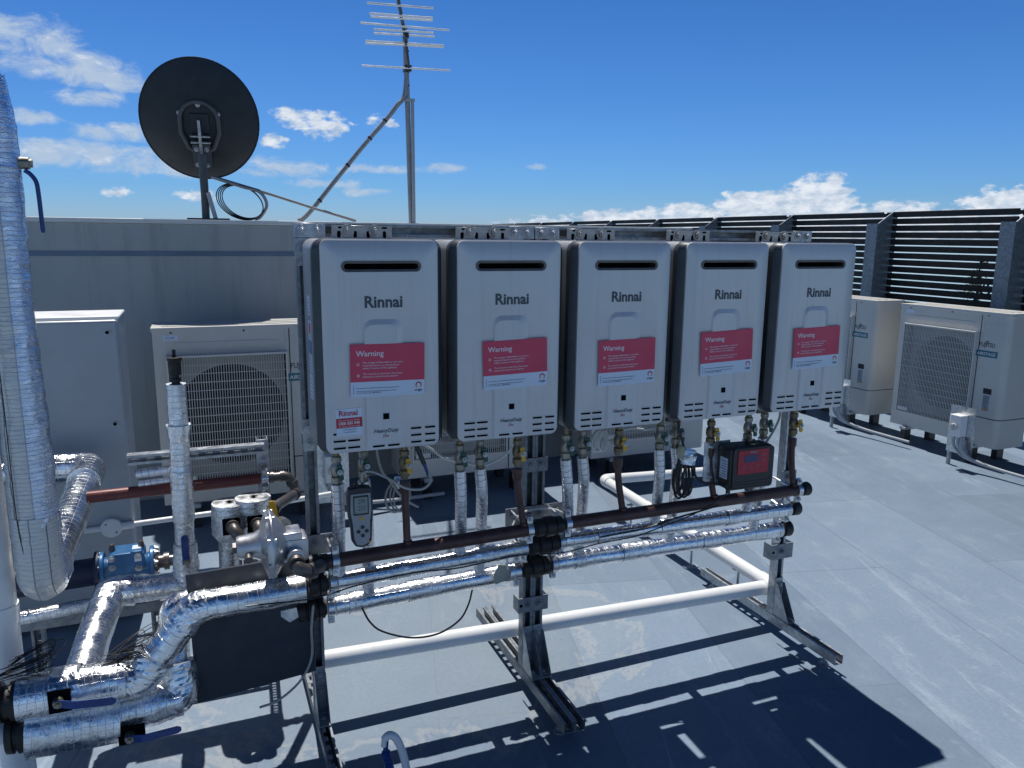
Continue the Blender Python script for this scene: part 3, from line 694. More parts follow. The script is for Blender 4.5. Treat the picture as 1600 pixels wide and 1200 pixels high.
# ------------------------------------------------------------------ water heaters
def heater():
    t = thing('water_heater', 'x', 'water heater', (0, 0, HB), 0, 'silver gas water heaters in a row on the rack')
    H = HT - HB; o = HB
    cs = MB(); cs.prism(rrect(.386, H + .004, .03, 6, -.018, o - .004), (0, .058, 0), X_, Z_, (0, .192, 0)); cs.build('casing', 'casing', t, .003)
    rm = MB(); a = rrect(.350, H - .004, .026, 6, 0, o + .002); b = rrect(.390, H + .008, .036, 6, -.020, o - .006); n = len(a)
    va = [(q[0], .012, q[1]) for q in a]; vb = [(q[0], .034, q[1]) for q in b]; vc = [(q[0], .0575, q[1]) for q in b]
    rm._add(va + vb + vc, [(i, (i + 1) % n, n + (i + 1) % n, n + i) for i in range(n)] + [(n + i, n + (i + 1) % n, 2 * n + (i + 1) % n, 2 * n + i) for i in range(n)] + [tuple(range(2 * n, 3 * n))])
    rm.build('rim', 'rim', t)
    # front cover with a real flue slot: outer loop -> slot loop bridged at the front
    fp = MB(); n1_ = 8; out = rrect(HW, H, .024, n1_, 0, o); ins = rrect(HW - .012, H - .012, .020, n1_, .006, o + .006); sl = rrect(.232, .026, .0129, n1_, .0615, o + .545)
    m_ = len(out); back = [(q[0], .0118, q[1]) for q in out]; mid = [(q[0], .0045, q[1]) for q in out]; frt = [(q[0], .0, q[1]) for q in ins]; slf = [(q[0], .0, q[1]) for q in sl]; slb = [(q[0], .03, q[1]) for q in sl]
    fs = []
    for lv in range(2): fs += [(lv * m_ + i, lv * m_ + (i + 1) % m_, (lv + 1) * m_ + (i + 1) % m_, (lv + 1) * m_ + i) for i in range(m_)]
    fs += [(2 * m_ + i, 2 * m_ + (i + 1) % m_, 3 * m_ + (i + 1) % m_, 3 * m_ + i) for i in range(m_)]
    fs = [tuple(reversed(f)) for f in fs]; fp._add(back + mid + frt + slf, fs)
    fp.build('front_panel', 'silver', t, ang=50)
    fl = MB(); ring = rrect(.238, .032, .0159, n1_, .0585, o + .542); rin = rrect(.222, .017, .0084, n1_, .0665, o + .5495); n = len(ring)
    A = [(q[0], -.0035, q[1]) for q in ring]; A2 = [(q[0], .004, q[1]) for q in ring]; B = [(q[0], -.002, q[1]) for q in rin]; B2 = [(q[0], .05, q[1]) for q in rin]
    fl._add(A2 + A + B + B2, [(j * n + i, j * n + (i + 1) % n, (j + 1) * n + (i + 1) % n, (j + 1) * n + i) for j in range(3) for i in range(n)]); fl.build('flue_surround', 'iron', t, ang=60)
    MB().box((.045, .051, o + .535), (.30, .0555, o + .585)).build('flue_opening', 'void', t)
    # pressed centre section that runs from the hump to the bottom edge
    rp = MB(); w2, r2 = .121, .03; zt = .398
    pts = [(0, 0), (w2, 0), (w2, zt - r2)] + [(w2 - r2 + r2 * math.cos(R(90 * k / 8)), zt - r2 + r2 * math.sin(R(90 * k / 8))) for k in range(1, 9)] + [(r2 - r2 * math.sin(R(90 * k / 8)), zt - r2 + r2 * math.cos(R(90 * k / 8))) for k in range(0, 9)]
    n = len(pts); cxp = w2 / 2
    inner = [(.0035 + p[0] * (w2 - .0235) / w2, p[1] * .962) for p in pts]
    A = [(.117 + p[0], -.0003, o + .004 + p[1]) for p in pts]; B = [(.117 + p[0], -.0056, o + .004 + p[1]) for p in inner]
    rp._add(A + B, [(i, (i + 1) % n, n + (i + 1) % n, n + i) for i in range(n)] + [tuple(range(n, 2 * n))]); rp.build('pressed_section', 'silver', t, ang=8)
    lg = MB(); put_text(lg, 'Rinnai', (.124, -.0006, o + .438), X_, Z_, .114, 0, bold=.028, hs=1.0); lg.build('logo_text', 'dark_ink', t, smooth=False)
    for bank in ([(x, z) for x in (.020, .063) for z in (.013, .035, .057)], [(x, z) for x in (.258, .303) for z in (.013, .035, .057)], [(.137, .011), (.184, .011)]):
        vs_ = MB()
        for (x, z) in bank:
            z += o; w_ = .037 if x < .25 else .034; low = .1 < x < .25
            vs_.prism(rrect(w_, .0068, .0033, 4, x, z), (0, .0002, 0), X_, Z_, (0, -.0066 if low else -.0009, 0), 0)
            vs_.box((x + .003, -.0069 if low else -.0012, z + .0064), (x + w_ - .003, 0, z + .0075), 1)
        vs_.build('vent_bank', ['void', 'silver'], t, smooth=False)
    ld = MB(); ld.box((.172, -.0066, o + .098), (.1885, -.005, o + .1145), 0); ld.box((.1705, -.0060, o + .0965), (.19, -.005, o + .116), 1); ld.build('indicator_window', ['void', 'rim'], t, smooth=False)
    hd = MB(); put_text(hd, 'HeavyDuty', (.141, -.0060, o + .056), X_, Z_, .078, 0, shear=.25, bold=.02); put_text(hd, '26e', (.168, -.0060, o + .041), X_, Z_, .019, 1, shear=.2); hd.build('badge_text', ['dark_ink', 'red_ink'], t, smooth=False)
    br = MB(); br.box((.075, .252, H - .004 + o), (.27, .256, o + H + .042)); br.box((.075, .200, o + H - .001), (.27, .2515, o + H + .001))
    for x in (.125, .215): br.bolt((x, .252, o + H + .024), -Y_, .014, h=.007)
    for x in (.098, .150, .192, .245): br.prism(rrect(.011, .022, .0052, 4, x - .0055, o + H + .003), (0, .2515, 0), X_, Z_, (0, -.0008, 0), 1)
    for x in (.105, .245): br.prism(rrect(.018, .006, .0029, 4, x - .009, o + H + .032), (0, .2515, 0), X_, Z_, (0, -.0008, 0), 1)
    br.build('wall_bracket', ['rust_bracket', 'void'], t, .001, 1)
    lbk = MB(); lbk.box((.035, .2505, o - .016), (.335, .279, o + .03)); lbk.build('lower_bracket', 'rust_bracket', t, .001, 1)
    for (x, y) in ((.047, .13), (.14, .165)):
        q = MB(); q.cyl((x, y, o - .004), (x, y, o - .03), .015, n=18); q.build('connection', 'iron', t)
    MB().cyl((.075, .085, o - .003), (.075, .085, o - .016), .017, n=18).build('cap', 'black', t)
    MB().cyl((.155, .085, o - .003), (.155, .085, o - .014), .014, n=18).build('cap', 'black', t)
    return t
h0 = heater()
labels = ['leftmost silver water heater with a small red phone number sticker low on its front', 'second silver water heater from the left, above the rack middle left', 'third silver water heater, in the middle of the row of five',
          'fourth silver water heater, above the black and red controller', 'rightmost silver water heater, nearest the far outdoor units']
hs = []
for i, x in enumerate(hx):
    if i == 0: h0['label'] = labels[0]; hs.append(h0); continue
    hs.append(copy_tree(h0, None, (x, 0, HB), None, labels[i]))
lab_pos = [(.0765, 1.4405, -.8, .2265), (.080, 1.432, 1.4, .222), (.077, 1.418, .9, .221), (.070, 1.431, 1.9, .226), (.0725, 1.430, 1.5, .222)]
for i, (lx, lz, tilt, lw) in enumerate(lab_pos):
    t = hs[i]; x = hx[i] + lx; U = Vector((math.cos(R(tilt)), 0, math.sin(R(tilt)))); V = Vector((-math.sin(R(tilt)), 0, math.cos(R(tilt)))); O = Vector((x, -.0059, lz))
    l_ = MB(); hr, hh = .1135, .160; k = lw / .2265
    def Q(u, v, dz=0.0): return O + U * u * k - V * v * k + Vector((0, -dz, 0))
    l_.prism([(0, -hr * k), (lw, -hr * k), (lw, 0), (0, 0)], O, U, V, (0, -.0005, 0), 0)
    l_.prism([(0, -hh * k), (lw, -hh * k), (lw, -hr * k - .0001), (0, -hr * k - .0001)], O, U, V, (0, -.0005, 0), 1)
    put_text(l_, 'Warning', Q(.017, .036, .0006), U, V, .083 * k, 2, bold=.01)
    for s_, v, w_ in (('The storage of flammable or corrosive', .058, .122), ('materials/vapours is not permitted', .0665, .110), ('within 2 metres of this appliance', .075, .104), ('The controls on this heater have been', .092, .120), ('preset and should not be altered', .1005, .105)):
        put_text(l_, s_, Q(.037, v, .0006), U, V, w_ * k, 2)
    l_.lathe([(0, .0042), (.0003, .0042)], Q(.023, .0605, .0006), (0, -1, 0), 16, 2); l_.lathe([(0, .0028), (.0004, .0028)], Q(.023, .0605, .0007), (0, -1, 0), 16, 0)
    for q in range(3): l_.prism([(0, 0), (.0014, 0), (.0014, .008), (0, .008)], Q(.0195 + .003 * q, .0985, .0006), U, V, (0, -.0003, 0), 2)
    for s_, v, w_ in (('This water heater is owned and maintained by your energy supplier here', .134, .130), ('If you have any trouble with this heater call the number shown below', .1435, .122), ('or ask the building manager', .1485, .045)): put_text(l_, s_, Q(.017, v, .0006), U, V, w_ * k, 3)
    put_text(l_, '1800 000 108', Q(.065, .1485, .0006), U, V, .026 * k, 3, bold=.02)
    l_.prism([(0, 0), (.0012, 0), (.0012, .026), (0, .026)], Q(.008, .15, .0006), U, V, (0, -.0003, 0), 4)
    rg = Q(.208, .130, .0006)
    for kk in range(24):
        a0, a1 = R(-50 + 280 * kk / 24), R(-50 + 280 * (kk + 1) / 24); pq = [(r__ * math.cos(a), r__ * math.sin(a)) for r__, a in ((.0062, a0), (.0102, a0), (.0102, a1), (.0062, a1))]
        l_.prism(pq, rg, U, V, (0, -.0003, 0), 5 if 4 < kk < 19 else 6)
    put_text(l_, 'origin', Q(.1955, .1485, .0006), U, V, .024 * k, 3, bold=.02)
    l_.build('warning_label', ['red_vinyl', 'white_vinyl', 'white_ink', 'dark_ink', 'blue_vinyl', 'red_ink', 'orange_ink'], t, smooth=False)
# service sticker on the first heater and the papers on its side
st = MB(); U, V = Vector((1, 0, .02)).normalized(), Vector((-.02, 0, 1)).normalized(); O = Vector((.030, -.0003, 1.164))
st.prism([(0, 0), (.079, 0), (.079, .082), (0, .082)], O, U, V, (0, -.0005, 0), 0); st.prism([(.0005, .024), (.0785, .024), (.0785, .054), (.0005, .054)], O + Vector((0, -.0006, 0)), U, V, (0, -.0003, 0), 1)
def SQ(u, v): return O + U * u + V * v + Vector((0, -.001, 0))
put_text(st, 'Rinnai', SQ(.010, .061), U, V, .056, 2, bold=.02); put_text(st, 'Sales and Service Hotline', SQ(.008, .0455), U, V, .063, 3); put_text(st, '1300 555 545', SQ(.008, .034), U, V, .063, 3, bold=.03); put_text(st, 'for all your service needs', SQ(.008, .027), U, V, .062, 3)
put_text(st, 'www.rinnai.com.au', SQ(.019, .017), U, V, .042, 4); put_text(st, 'Australia Pty Ltd', SQ(.024, .009), U, V, .032, 4)
st.build('service_sticker', ['white_vinyl', 'sticker_red', 'sticker_red', 'white_ink', 'dark_ink'], h0, smooth=False)
sd = MB()
for (z0, z1, y0, y1, mi) in ((1.515, 1.575, .12, .17, 0), (1.44, 1.50, .11, .17, 0), (1.40, 1.44, .11, .17, 2), (1.34, 1.395, .11, .175, 0), (1.255, 1.335, .11, .175, 0), (1.17, 1.245, .10, .17, 1)):
    sd.box((-.0186, y0, z0), (-.0181, y1, z1), mi)
    for q in range(5): sd.box((-.0189, y0 + .008, z0 + .008 + q * (z1 - z0) / 6), (-.0186, y1 - .008 - .006 * (q % 3), z0 + .011 + q * (z1 - z0) / 6), 3)
sd.cyl((-.0187, .14, 1.475), (-.0191, .14, 1.475), .02, n=20, mi=4)
sd.build('side_stickers', ['white_vinyl', 'casing', 'blue_vinyl', 'grey_text', 'red_vinyl'], h0, smooth=False)

# ------------------------------------------------------------------ manifolds in front of the posts
def ball_valve(parent, x, y, zt, handle, body, name, parts_name):
    """upright ball valve, top at zt, about 95 mm tall"""
    b = MB(); b.lathe([(0, .013), (.004, .016), (.018, .016), (.020, .012), (.026, .0135), (.034, .018), (.050, .019), (.062, .0165), (.068, .013), (.070, .0175), (.088, .0175), (.090, .012), (.098, .012)], (x, y, zt), (0, 0, -1), 18)
    b.cyl((x, y - .015, zt - .045), (x, y - .031, zt - .045), .0085, n=14)
    o = b.build(name, body, parent)
    h = MB()
    h.prism(rrect(.016, .052, .005, 4, -.0, -.03), (x - .002, y - .036, zt - .045), (math.cos(R(8)), 0, .14), (-.14, 0, math.cos(R(8))), (0, .006, 0)); h.lathe([(0, .013), (.009, .012)], (x + .005, y - .03, zt - .045), (0, -1, 0), 16)
    h.build('handle', handle, o, .0015)
    n_ = MB(); n_.bolt((x + .005, y - .0392, zt - .045), -Y_, .006, h=.003); n_.build('nut', 'galv', o)
    return o
def clamp(parent, c, r, axis=X_, up=True):
    c = Vector(c); m = MB(); m.lathe([(-.0105, r), (-.0105, r + .0035), (.0105, r + .0035), (.0105, r)], c, axis, 28)
    for s_ in ((1, -1)):
        z = c.z + s_ * (r + .014); m.box((c.x - .0105, c.y - .009, z - .012), (c.x + .0105, c.y + .007, z + .012)); m.cyl((c.x, c.y - .018, z + .002), (c.x, c.y - .009, z + .002), .0075, n=6); m.cyl((c.x, c.y - .024, z + .002), (c.x, c.y + .014, z + .002), .0035, n=8)
    m.cyl((c.x, c.y + r, c.z), (c.x, PY - .006, c.z + .012), .0045, n=8)
    m.cyl((c.x, c.y + r, c.z), (c.x, c.y + r + .012, c.z), .009, n=6)
    return m.build('pipe_clamp', 'galv_bright', parent)
def union(parent, x0, x1, y, z0_, r, name='union_coupling'):
    L = x1 - x0; m = MB(); m.lathe([(0, r * 1.02), (L * .06, r * 1.02), (L * .07, r * 1.28), (L * .30, r * 1.28), (L * .31, r * 1.12), (L * .36, r * 1.12), (L * .37, r * 1.48), (L * .66, r * 1.48), (L * .67, r * 1.15), (L * .72, r * 1.15), (L * .73, r * 1.32), (L * .94, r * 1.32), (L * .95, r * 1.02), (L, r * 1.02)], (x0, y, z0_), X_, 16)
    return m.build(name, 'rubber', parent, .0012, 1, 30)

GZ = lambda x: (.725 + .016 * x) if x < .75 else .741 + .002 * (x - .845)
gasm = thing('gas_manifold', 'dark brown copper gas pipe with five risers, highest of the three rack pipes', 'pipe', (.9, .10, .733))
g = MB(); g.tube([(-.02, .105, .725), (.70, .105, .737)], .0235, 22); g.tube([(.85, .105, .741), (1.91, .105, .743)], .0235, 22); g.build('main_pipe', 'copper_dark', gasm)
gx = [(.264, .269), (.665, .689), (1.066, 1.090), (1.472, 1.500), (1.876, 1.894)]
for i, (a, b) in enumerate(gx):
    m = MB(); za = .965; m.tube(spline([(a, .112, za), (a + (b - a) * .1, .112, .90), (a + (b - a) * .5, .110, .83), (b - .002, .106, .77), (b, .105, GZ(b) + .015)], 6), .0125, 16); m.lathe([(0, .0135), (.012, .016), (.014, .0125)], (b, .105, GZ(b) + .018), Z_, 16)
    m.lathe([(0, .0175), (.03, .0175), (.036, .014), (.042, .014)], (a, .112, za), (0, 0, -1), 14); m.build('riser', 'copper_dark', gasm)
    ball_valve(gasm, a, .112, 1.072, 'yellow_handle', 'brass', 'gas_valve', 'handle')
    q = MB(); q.cyl((a, .112, 1.06), (a, .112, HB - .003), .011, n=14); q.build('nipple', 'brass', gasm)
union(gasm, .728, .842, .105, .739, .0245); clamp(gasm, (.710, .105, .737), .0235); clamp(gasm, (.860, .105, .741), .0235); clamp(gasm, (1.918, .105, .743), .0235); clamp(gasm, (.03, .105, .726), .0235)
m = MB(); m.lathe([(0, .020), (.006, .020), (.008, .027), (.036, .029), (.040, .027), (.041, .018)], (1.932, .105, .743), X_, 24); m.build('end_cap', 'rubber', gasm)
union(gasm, -.095, .012, .105, .724, .0215)

def water_manifold(name, label, y, zs, r, risers, ytop, zt_ins, endx, taps):
    (zl0, zl1, zr0, zr1) = zs; z = zl0; zf = lambda x: zl0 + (zl1 - zl0) * (x - .03) / .69 if x < .8 else zr0 + (zr1 - zr0) * (x - .87) / (endx - .87)
    t = thing(name, label, 'pipe', (.9, y, z))
    m = MB(); m.tube(fillet([(.045, y, zf(.045)), (.71, y, zf(.71))], .01, .016), r, 26, wob=.0018, wf=22, seed=y * 50); m.tube(fillet([(.885, y, zf(.885)), (endx - .04, y, zf(endx - .04))], .01, .016), r, 26, wob=.0018, wf=22, seed=y * 90)
    m.build('insulated_pipe', 'foil_fine', t)
    for (xa, pw) in taps:
        mm = MB(); mm.tube(fillet([(xa, y, zf(xa)), (xa + pw, y, zf(xa + pw))], .01, .010), r + .0022, 26, False, wob=.0022, wf=45, seed=pw + xa); mm.build('foil_tape', 'foil', t)
    for i, (xt, xb) in enumerate(risers):
        path = [(xt, ytop, zt_ins), (xt + (xb - xt) * .3, ytop, .88), (xb, y * .7 + ytop * .3, .74), (xb, y, zf(xb) + r * .7)]
        q = MB(); q.tube(fillet(path, .2, .008), .0205, 22, wob=.0007, wf=60, seed=i * 3.3); q.build('insulated_riser', 'foil_ring', t)
        b = ball_valve(t, xt, ytop, 1.068, 'green_handle', 'nickel', 'water_valve', 'handle')
        q = MB(); q.cyl((xt, ytop, 1.06), (xt, ytop, HB - .005), .0105, n=14); q.build('nipple', 'brass', t); q = MB(); q.cyl((xt, ytop, zt_ins - .01), (xt, ytop, .98), .0145, n=14); q.build('tail_nut', 'brass', t)
    union(t, .735, .858, y, (zl1 + zr0) / 2, .027)
    for xc in (.03, .720, .872, endx - .03): clamp(t, (xc, y, zf(xc)), r * .93)
    m = MB(); m.lathe([(0, r * .8), (.012, r * .8), (.014, r * 1.0), (.045, r * 1.05), (.05, r * .96), (.051, r * .6)], (endx - .016, y, zf(endx)), X_, 24); m.build('end_cap', 'rubber', t)
    union(t, -.085, .014, y, z, .027)
    return t
hot = water_manifold('hot_water_manifold', 'middle foil wrapped water pipe below the dark gas pipe', .18, (.620, .638, .642, .630), .0295, [(.047, .052), (.460, .475), (.860, .894), (1.254, 1.279), (1.664, 1.725)], .13, .975, 1.965, [(.22, .07), (.53, .09), (1.02, .05), (1.30, .10), (1.62, .06)])
cold = water_manifold('cold_water_manifold', 'lowest foil wrapped water pipe on the rack front', .245, (.500, .520, .527, .513), .0345, [(.140, .161), (.546, .572), (.946, .981), (1.350, 1.397), (1.772, 1.823)], .165, .965, 1.985, [(.09, .06), (.30, .12), (.96, .05), (1.17, .12), (1.55, .09)])
fp_ = MB(); fp_.prism([(0, 0), (.05, .012), (.058, .06), (.012, .075), (-.008, .04)], (.62, .200, .500), X_, Z_, (.01, .004, 0)); fp_.build('foil_flap', 'flap', cold)

# white drain pipe in two runs
dp = thing('drain_pipe', 'white pvc drain pipe running behind the rack posts and back to the units', 'pipe', (2.07, .375, 0))
MB().tube([(-.02, .375, .232), (2.03, .375, .172)], .0325, 28).build('long_pipe', 'pvc', dp)
m = MB(); m.tube(fillet([(2.02, .375, .172), (2.075, .375, .17), (2.075, .46, .171)], .05, .01), .0365, 28); m.build('elbow', 'pvc', dp)
m = MB(); m.tube([(2.075, .44, .171), (2.055, 1.93, .205)], .0325, 28); m.build('back_pipe', 'pvc', dp)
m = MB(); m.tube([(2.062, 1.38, .193), (2.061, 1.46, .194)], .0358, 28); m.build('collar', 'pvc', dp)
m = MB(); m.tube(fillet([(2.055, 1.90, .205), (2.055, 1.97, .206), (2.14, 1.97, .204)], .05, .01), .0362, 28); m.tube([(2.13, 1.97, .204), (2.98, 1.97, .17)], .032, 28); m.build('far_pipe', 'pvc', dp)
for (x, y) in ((2.058, 1.62), (2.066, 1.0), (2.074, .62)):
    m = MB(); m.box((x - .04, y - .015, .0), (x + .04, y + .015, .008)); m.cyl((x, y, .008), (x, y, .16), .006, n=8); m.box((x - .03, y - .012, .15), (x + .03, y + .012, .156)); m.build('pipe_support', 'galv', dp)

# controller with red panel
ct = thing('controller', 'black controller box with a red keypad hanging in front of the gas pipe', 'controller', (1.6, .05, .82))
b = MB(); b.prism([(0, .012), (.006, .002), (.198, 0), (.206, .01), (.208, .155), (.19, .172), (.02, .176), (.0, .165)], (1.505, .024, .808), X_, Z_, (0, .075, 0)); b.build('box', 'black', ct, .006, 3)
b = MB(); b.prism(rrect(.192, .160, .014, 5, .008, .008), (1.505, .018, .808), X_, Z_, (0, .007, 0))
for q in range(3): b.box((1.515, .0165, .818 + .011 * q), (1.703, .0178, .8215 + .011 * q))
for (x, z) in ((1.52, .97), (1.695, .963), (1.52, .85), (1.695, .85)): b.cyl((x, .018, z), (x, .0165, z), .006, n=12)
b.build('cover', 'black', ct, .003)
b = MB(); b.prism(rrect(.143, .094, .005, 4, 0, 0), (1.534, .0155, .874), X_, Z_, (0, .0024, 0), 0); b.prism(rrect(.066, .029, .002, 3, 0, 0), (1.562, .0146, .920), X_, Z_, (0, .0012, 0), 1); put_text(b, 'Rinnai', (1.588, .0147, .956), X_, Z_, .03, 2, bold=.03)
for (x, z) in ((1.565, .900), (1.595, .901), (1.627, .902), (1.655, .921), (1.655, .944)):
    for k in range(20): a0, a1 = R(18 * k), R(18 * k + 18); b.prism([(rr_ * math.cos(a), rr_ * math.sin(a)) for rr_, a in ((.0050, a0), (.0058, a0), (.0058, a1), (.0050, a1))], (x, .0151, z), X_, Z_, (0, -.0003, 0), 2)
b.build('keypad', ['ctrl_red', 'lcd_blue', 'grey_text'], ct, smooth=False)
b = MB(); b.box((1.5045, .040, .852), (1.5038, .085, .935), 0)
for q in range(7): b.box((1.5037, .045, .860 + .010 * q), (1.5034, .08 - .006 * (q % 3), .8625 + .010 * q), 1)
b.build('side_label', ['white_vinyl', 'dark_ink'], ct, smooth=False)
b = MB(); b.box((1.44, .102, .83), (1.56, .106, .99)); 
for z in (.85, .97): b.bolt((1.47, .102, z), -Y_, .007)
b.build('mounting_plate', 'galv_bright', ct, .001, 1)
b = MB(); b.cyl((1.6, .06, .985), (1.64, .06, .99), .008, n=10); b.cyl((1.53, .06, .79), (1.53, .06, .815), .009, n=10); b.cyl((1.62, .06, .79), (1.62, .06, .815), .009, n=10); b.build('cable_gland', 'black', ct)

# hand held manometer hanging from the first heater
mm = thing('pressure_meter', 'grey and black hand held pressure meter hanging in front of the first riser', 'meter', (.1, .05, .80))
b = MB(); pts = [(0.006, .195), (.0, .175), (.003, .10), (.009, .075), (.012, .02), (.022, .003), (.040, -.002), (.062, .002), (.074, .02), (.077, .075), (.080, .11), (.080, .175), (.074, .195), (.04, .199)]
b.prism(pts, (.062, .035, .788), X_, Z_, (0, .032, 0)); b.build('body', 'black', mm, .005, 3)
b = MB(); pf = [(.010, .178), (.008, .12), (.014, .085), (.018, .03), (.026, .010), (.042, .006), (.058, .01), (.068, .03), (.069, .085), (.074, .12), (.072, .178)]
b.prism(pf, (.062, .0315, .788), X_, Z_, (0, .0045, 0)); b.build('face_plate', 'meter_grey', mm, .002)
b = MB(); b.prism(rrect(.048, .064, .003, 3, .017, .108), (.062, .0305, .788), X_, Z_, (0, .0011, 0), 0); b.prism(rrect(.041, .052, .002, 3, .0205, .114), (.062, .0298, .788), X_, Z_, (0, .0008, 0), 1)
put_text(b, '299', (.094, .0297, .933), X_, Z_, .022, 2, hs=1.5); put_text(b, '253', (.094, .0297, .912), X_, Z_, .022, 2, hs=1.4); put_text(b, 'mbar', (.084, .0297, .905), X_, Z_, .008, 2)
b.build('display', ['black', 'lcd', 'dark_ink'], mm, smooth=False)
b = MB()
for (dx, dz) in ((0, .014), (0, -.014), (.013, 0), (-.013, 0)): b.prism(rrect(.011, .010, .003, 4, -.0055, -.005), (.106 + dx, .0285, .842 + dz), X_, Z_, (0, .003, 0), 0)
b.cyl((.104, .0300, .884), (.104, .0315, .884), .006, n=16, mi=1); b.cyl((.124, .03, .806), (.124, .0315, .806), .0035, n=12, mi=1)
b.build('keys', ['black', 'yellow_handle'], mm)
b = MB(); b.cyl((.088, .05, .984), (.088, .05, 1.0), .004, n=10); b.cyl((.112, .05, .984), (.112, .05, 1.0), .004, n=10); b.build('port', 'black', mm)


# ------------------------------------------------------------------ left hand plant
cb = thing('plant_cabinet', 'tall light grey steel cabinet standing left of the CU-905 outdoor unit', 'cabinet', (-1.0, 1.45, 0))
b = MB(); b.box((-1.45, 1.47, .02), (-.655, 1.78, 1.385)); b.build('cabinet_body', 'cabinet', cb, .004)
b = MB(); b.box((-1.452, 1.4715, 1.3855), (-.652, 1.785, 1.402)); b.build('lid', 'white_and_sunlit_paint', cb, .006, 3)  # white lid colour stands in for sunlight on the grey cabinet top
b = MB(); b.box((-1.45, 1.4435, .03), (-.656, 1.4695, 1.388)); b.build('door', 'cabinet', cb, .012, 3)
for z in (1.335, .93, .35):
    b = MB(); b.cyl((-.700, 1.4432, z), (-.700, 1.4385, z), .012, n=16); b.cyl((-.700, 1.4384, z), (-.700, 1.437, z), .0075, n=12, mi=1); b.build('lock', ['galv', 'void'], cb)
jb = thing('junction_box', 'round white conduit box on the front of the grey cabinet', 'conduit box', (-.75, 1.43, .46))
b = MB(); b.lathe([(0, .044), (.022, .044), (.026, .040)], (-.75, 1.443, .46), -Y_, 28); b.build('box', 'pvc', jb)
b = MB()
for dx in (-.02, .02): b.cyl((-.75 + dx, 1.4169, .46 - dx), (-.75 + dx, 1.4155, .46 - dx), .004, n=8)
b.build('screw', 'iron', jb)
b = MB(); b.tube([(-.71, 1.432, .46), (-.66, 1.432, .463)], .018, 16); b.tube([(-.67, 1.432, .463), (-.20, 1.432, .475), (.25, 1.5, .48)], .0125, 14); b.tube([(-.79, 1.432, .46), (-1.3, 1.432, .45)], .0135, 14); b.build('conduit', 'pvc', jb)

def ftube(name, pts, rad, r, parent=None, mat='foil', wob=.0022, wf=32, seed=0.0, n=30, caps=True, step=.012):
    path = fillet(pts, rad, step); L = len(path)
    if callable(r): rr = [r(i / (L - 1)) for i in range(L)]
    else: rr = r
    return MB().tube(path, rr, n, caps, 0, wob, wf, seed).build(name, mat, parent)
def ftube_c(name, pts, rad, r, parent, mat, wob, wf, seed, caps=True):
    """crumpled hand wrapped foil: coarse creased facets"""
    path = fillet(pts, rad, .009); L = len(path); rr = [r(i / (L - 1)) for i in range(L)] if callable(r) else r
    return MB().tube(path, rr, 26, caps, 0, wob * .62, wf * 1.5, seed).build(name, 'foil_crumple', parent, smooth=False)
def lever(parent, p, along, out, L=.135, mat='blue_handle'):
    """quarter turn lever: stem at p pointing out, flat handle running along"""
    p, a, o = Vector(p), Vector(along).normalized(), Vector(out).normalized(); s_ = a.cross(o)
    st = MB(); st.cyl(p - o * .03, p + o * .012, .014, n=18); st.cyl(p + o * .004, p + o * .020, .012, n=6); st.cyl(p + o * .02, p + o * .028, .006, n=12); so = st.build('valve_stem', 'nickel', parent)
    h = MB(); pts = [(0, -.012), (.022, -.010), (.030, -.013), (L - .015, -.011), (L - .003, -.007), (L, 0), (L - .003, .007), (L - .015, .011), (.030, .013), (.022, .010), (0, .012)]
    prof = [(-.008, .0145), (.012, .0145), (.034, .026), (L, .026)]
    vs = []; k = 14
    for i in range(k + 1):
        t = -.010 + (L + .010) * i / k; z = .0145 + .012 * min(1, max(0, (t - .01) / .03)); wd = .012 if t < .02 else .0125
        if i == k: wd = .006
        for (u, v) in ((-wd, 0), (wd, 0), (wd, .0035), (-wd, .0035)): vs.append(p + a * t + s_ * u + o * (z + v))
    h._add(vs, [(4 * i + q, 4 * i + (q + 1) % 4, 4 * i + 4 + (q + 1) % 4, 4 * i + 4 + q) for i in range(k) for q in range(4)] + [(3, 2, 1, 0), (4 * k, 4 * k + 1, 4 * k + 2, 4 * k + 3)])
    h.build('lever', mat, parent, .0015); return so

# P6 : tall lagged pipe that comes down, turns back under the others and then left
tp = thing('tall_lagged_pipe', 'tall thick foil lagged pipe at the left edge that turns back at its foot', 'pipe', (-.82, .30, .74))
ftube('upright', [(-.822, .30, 2.175), (-.822, .30, 1.93), (-.824, .30, 1.55), (-.822, .30, .90)], .1, lambda t: .0555 + .0065 * t + .003 * math.sin(t * 9) - .012 * math.exp(-((t - .0) / .05) ** 2), tp, 'foil_big', .0035, 22, 1.0)
ftube('foot_bend', [(-.822, .30, .93), (-.822, .30, .700), (-.819, .42, .706)], .11, .0655, tp, 'foil_big', .003, 30, 2.0)
ftube('return_leg', [(-.818, .39, .704), (-.785, 1.19, .795)], .1, .058, tp, 'foil_fine', .0018, 30, 3.0)
ftube('top_bend', [(-.789, 1.05, .79), (-.782, 1.26, .80), (-.98, 1.27, .80)], .075, .061, tp, 'foil_fine', .003, 45, 4.0)
ftube('back_leg', [(-.93, 1.27, .80), (-1.5, 1.27, .80)], .1, .050, tp, 'foil', .002, 30, 5.0)
b = MB(); b.prism([(0, 0), (.06, .0), (.05, .66), (.012, .70)], (-.872, .238, .82), X_, Z_, (0, .003, 0)); 
b = MB(); b.tube(spline([(-.862, .243, 2.10), (-.862, .243, 1.7), (-.857, .240, 1.3), (-.858, .242, .95), (-.85, .243, .82)], 6), .0016, 6); b.build('tape_seam', 'cable_black', tp)
b = MB(); b.cyl((-.775, .30, 1.945), (-.742, .30, 1.945), .017, n=16); b.cyl((-.742, .30, 1.945), (-.735, .30, 1.945), .012, n=6); so = b.build('valve_stem', 'nickel', tp)
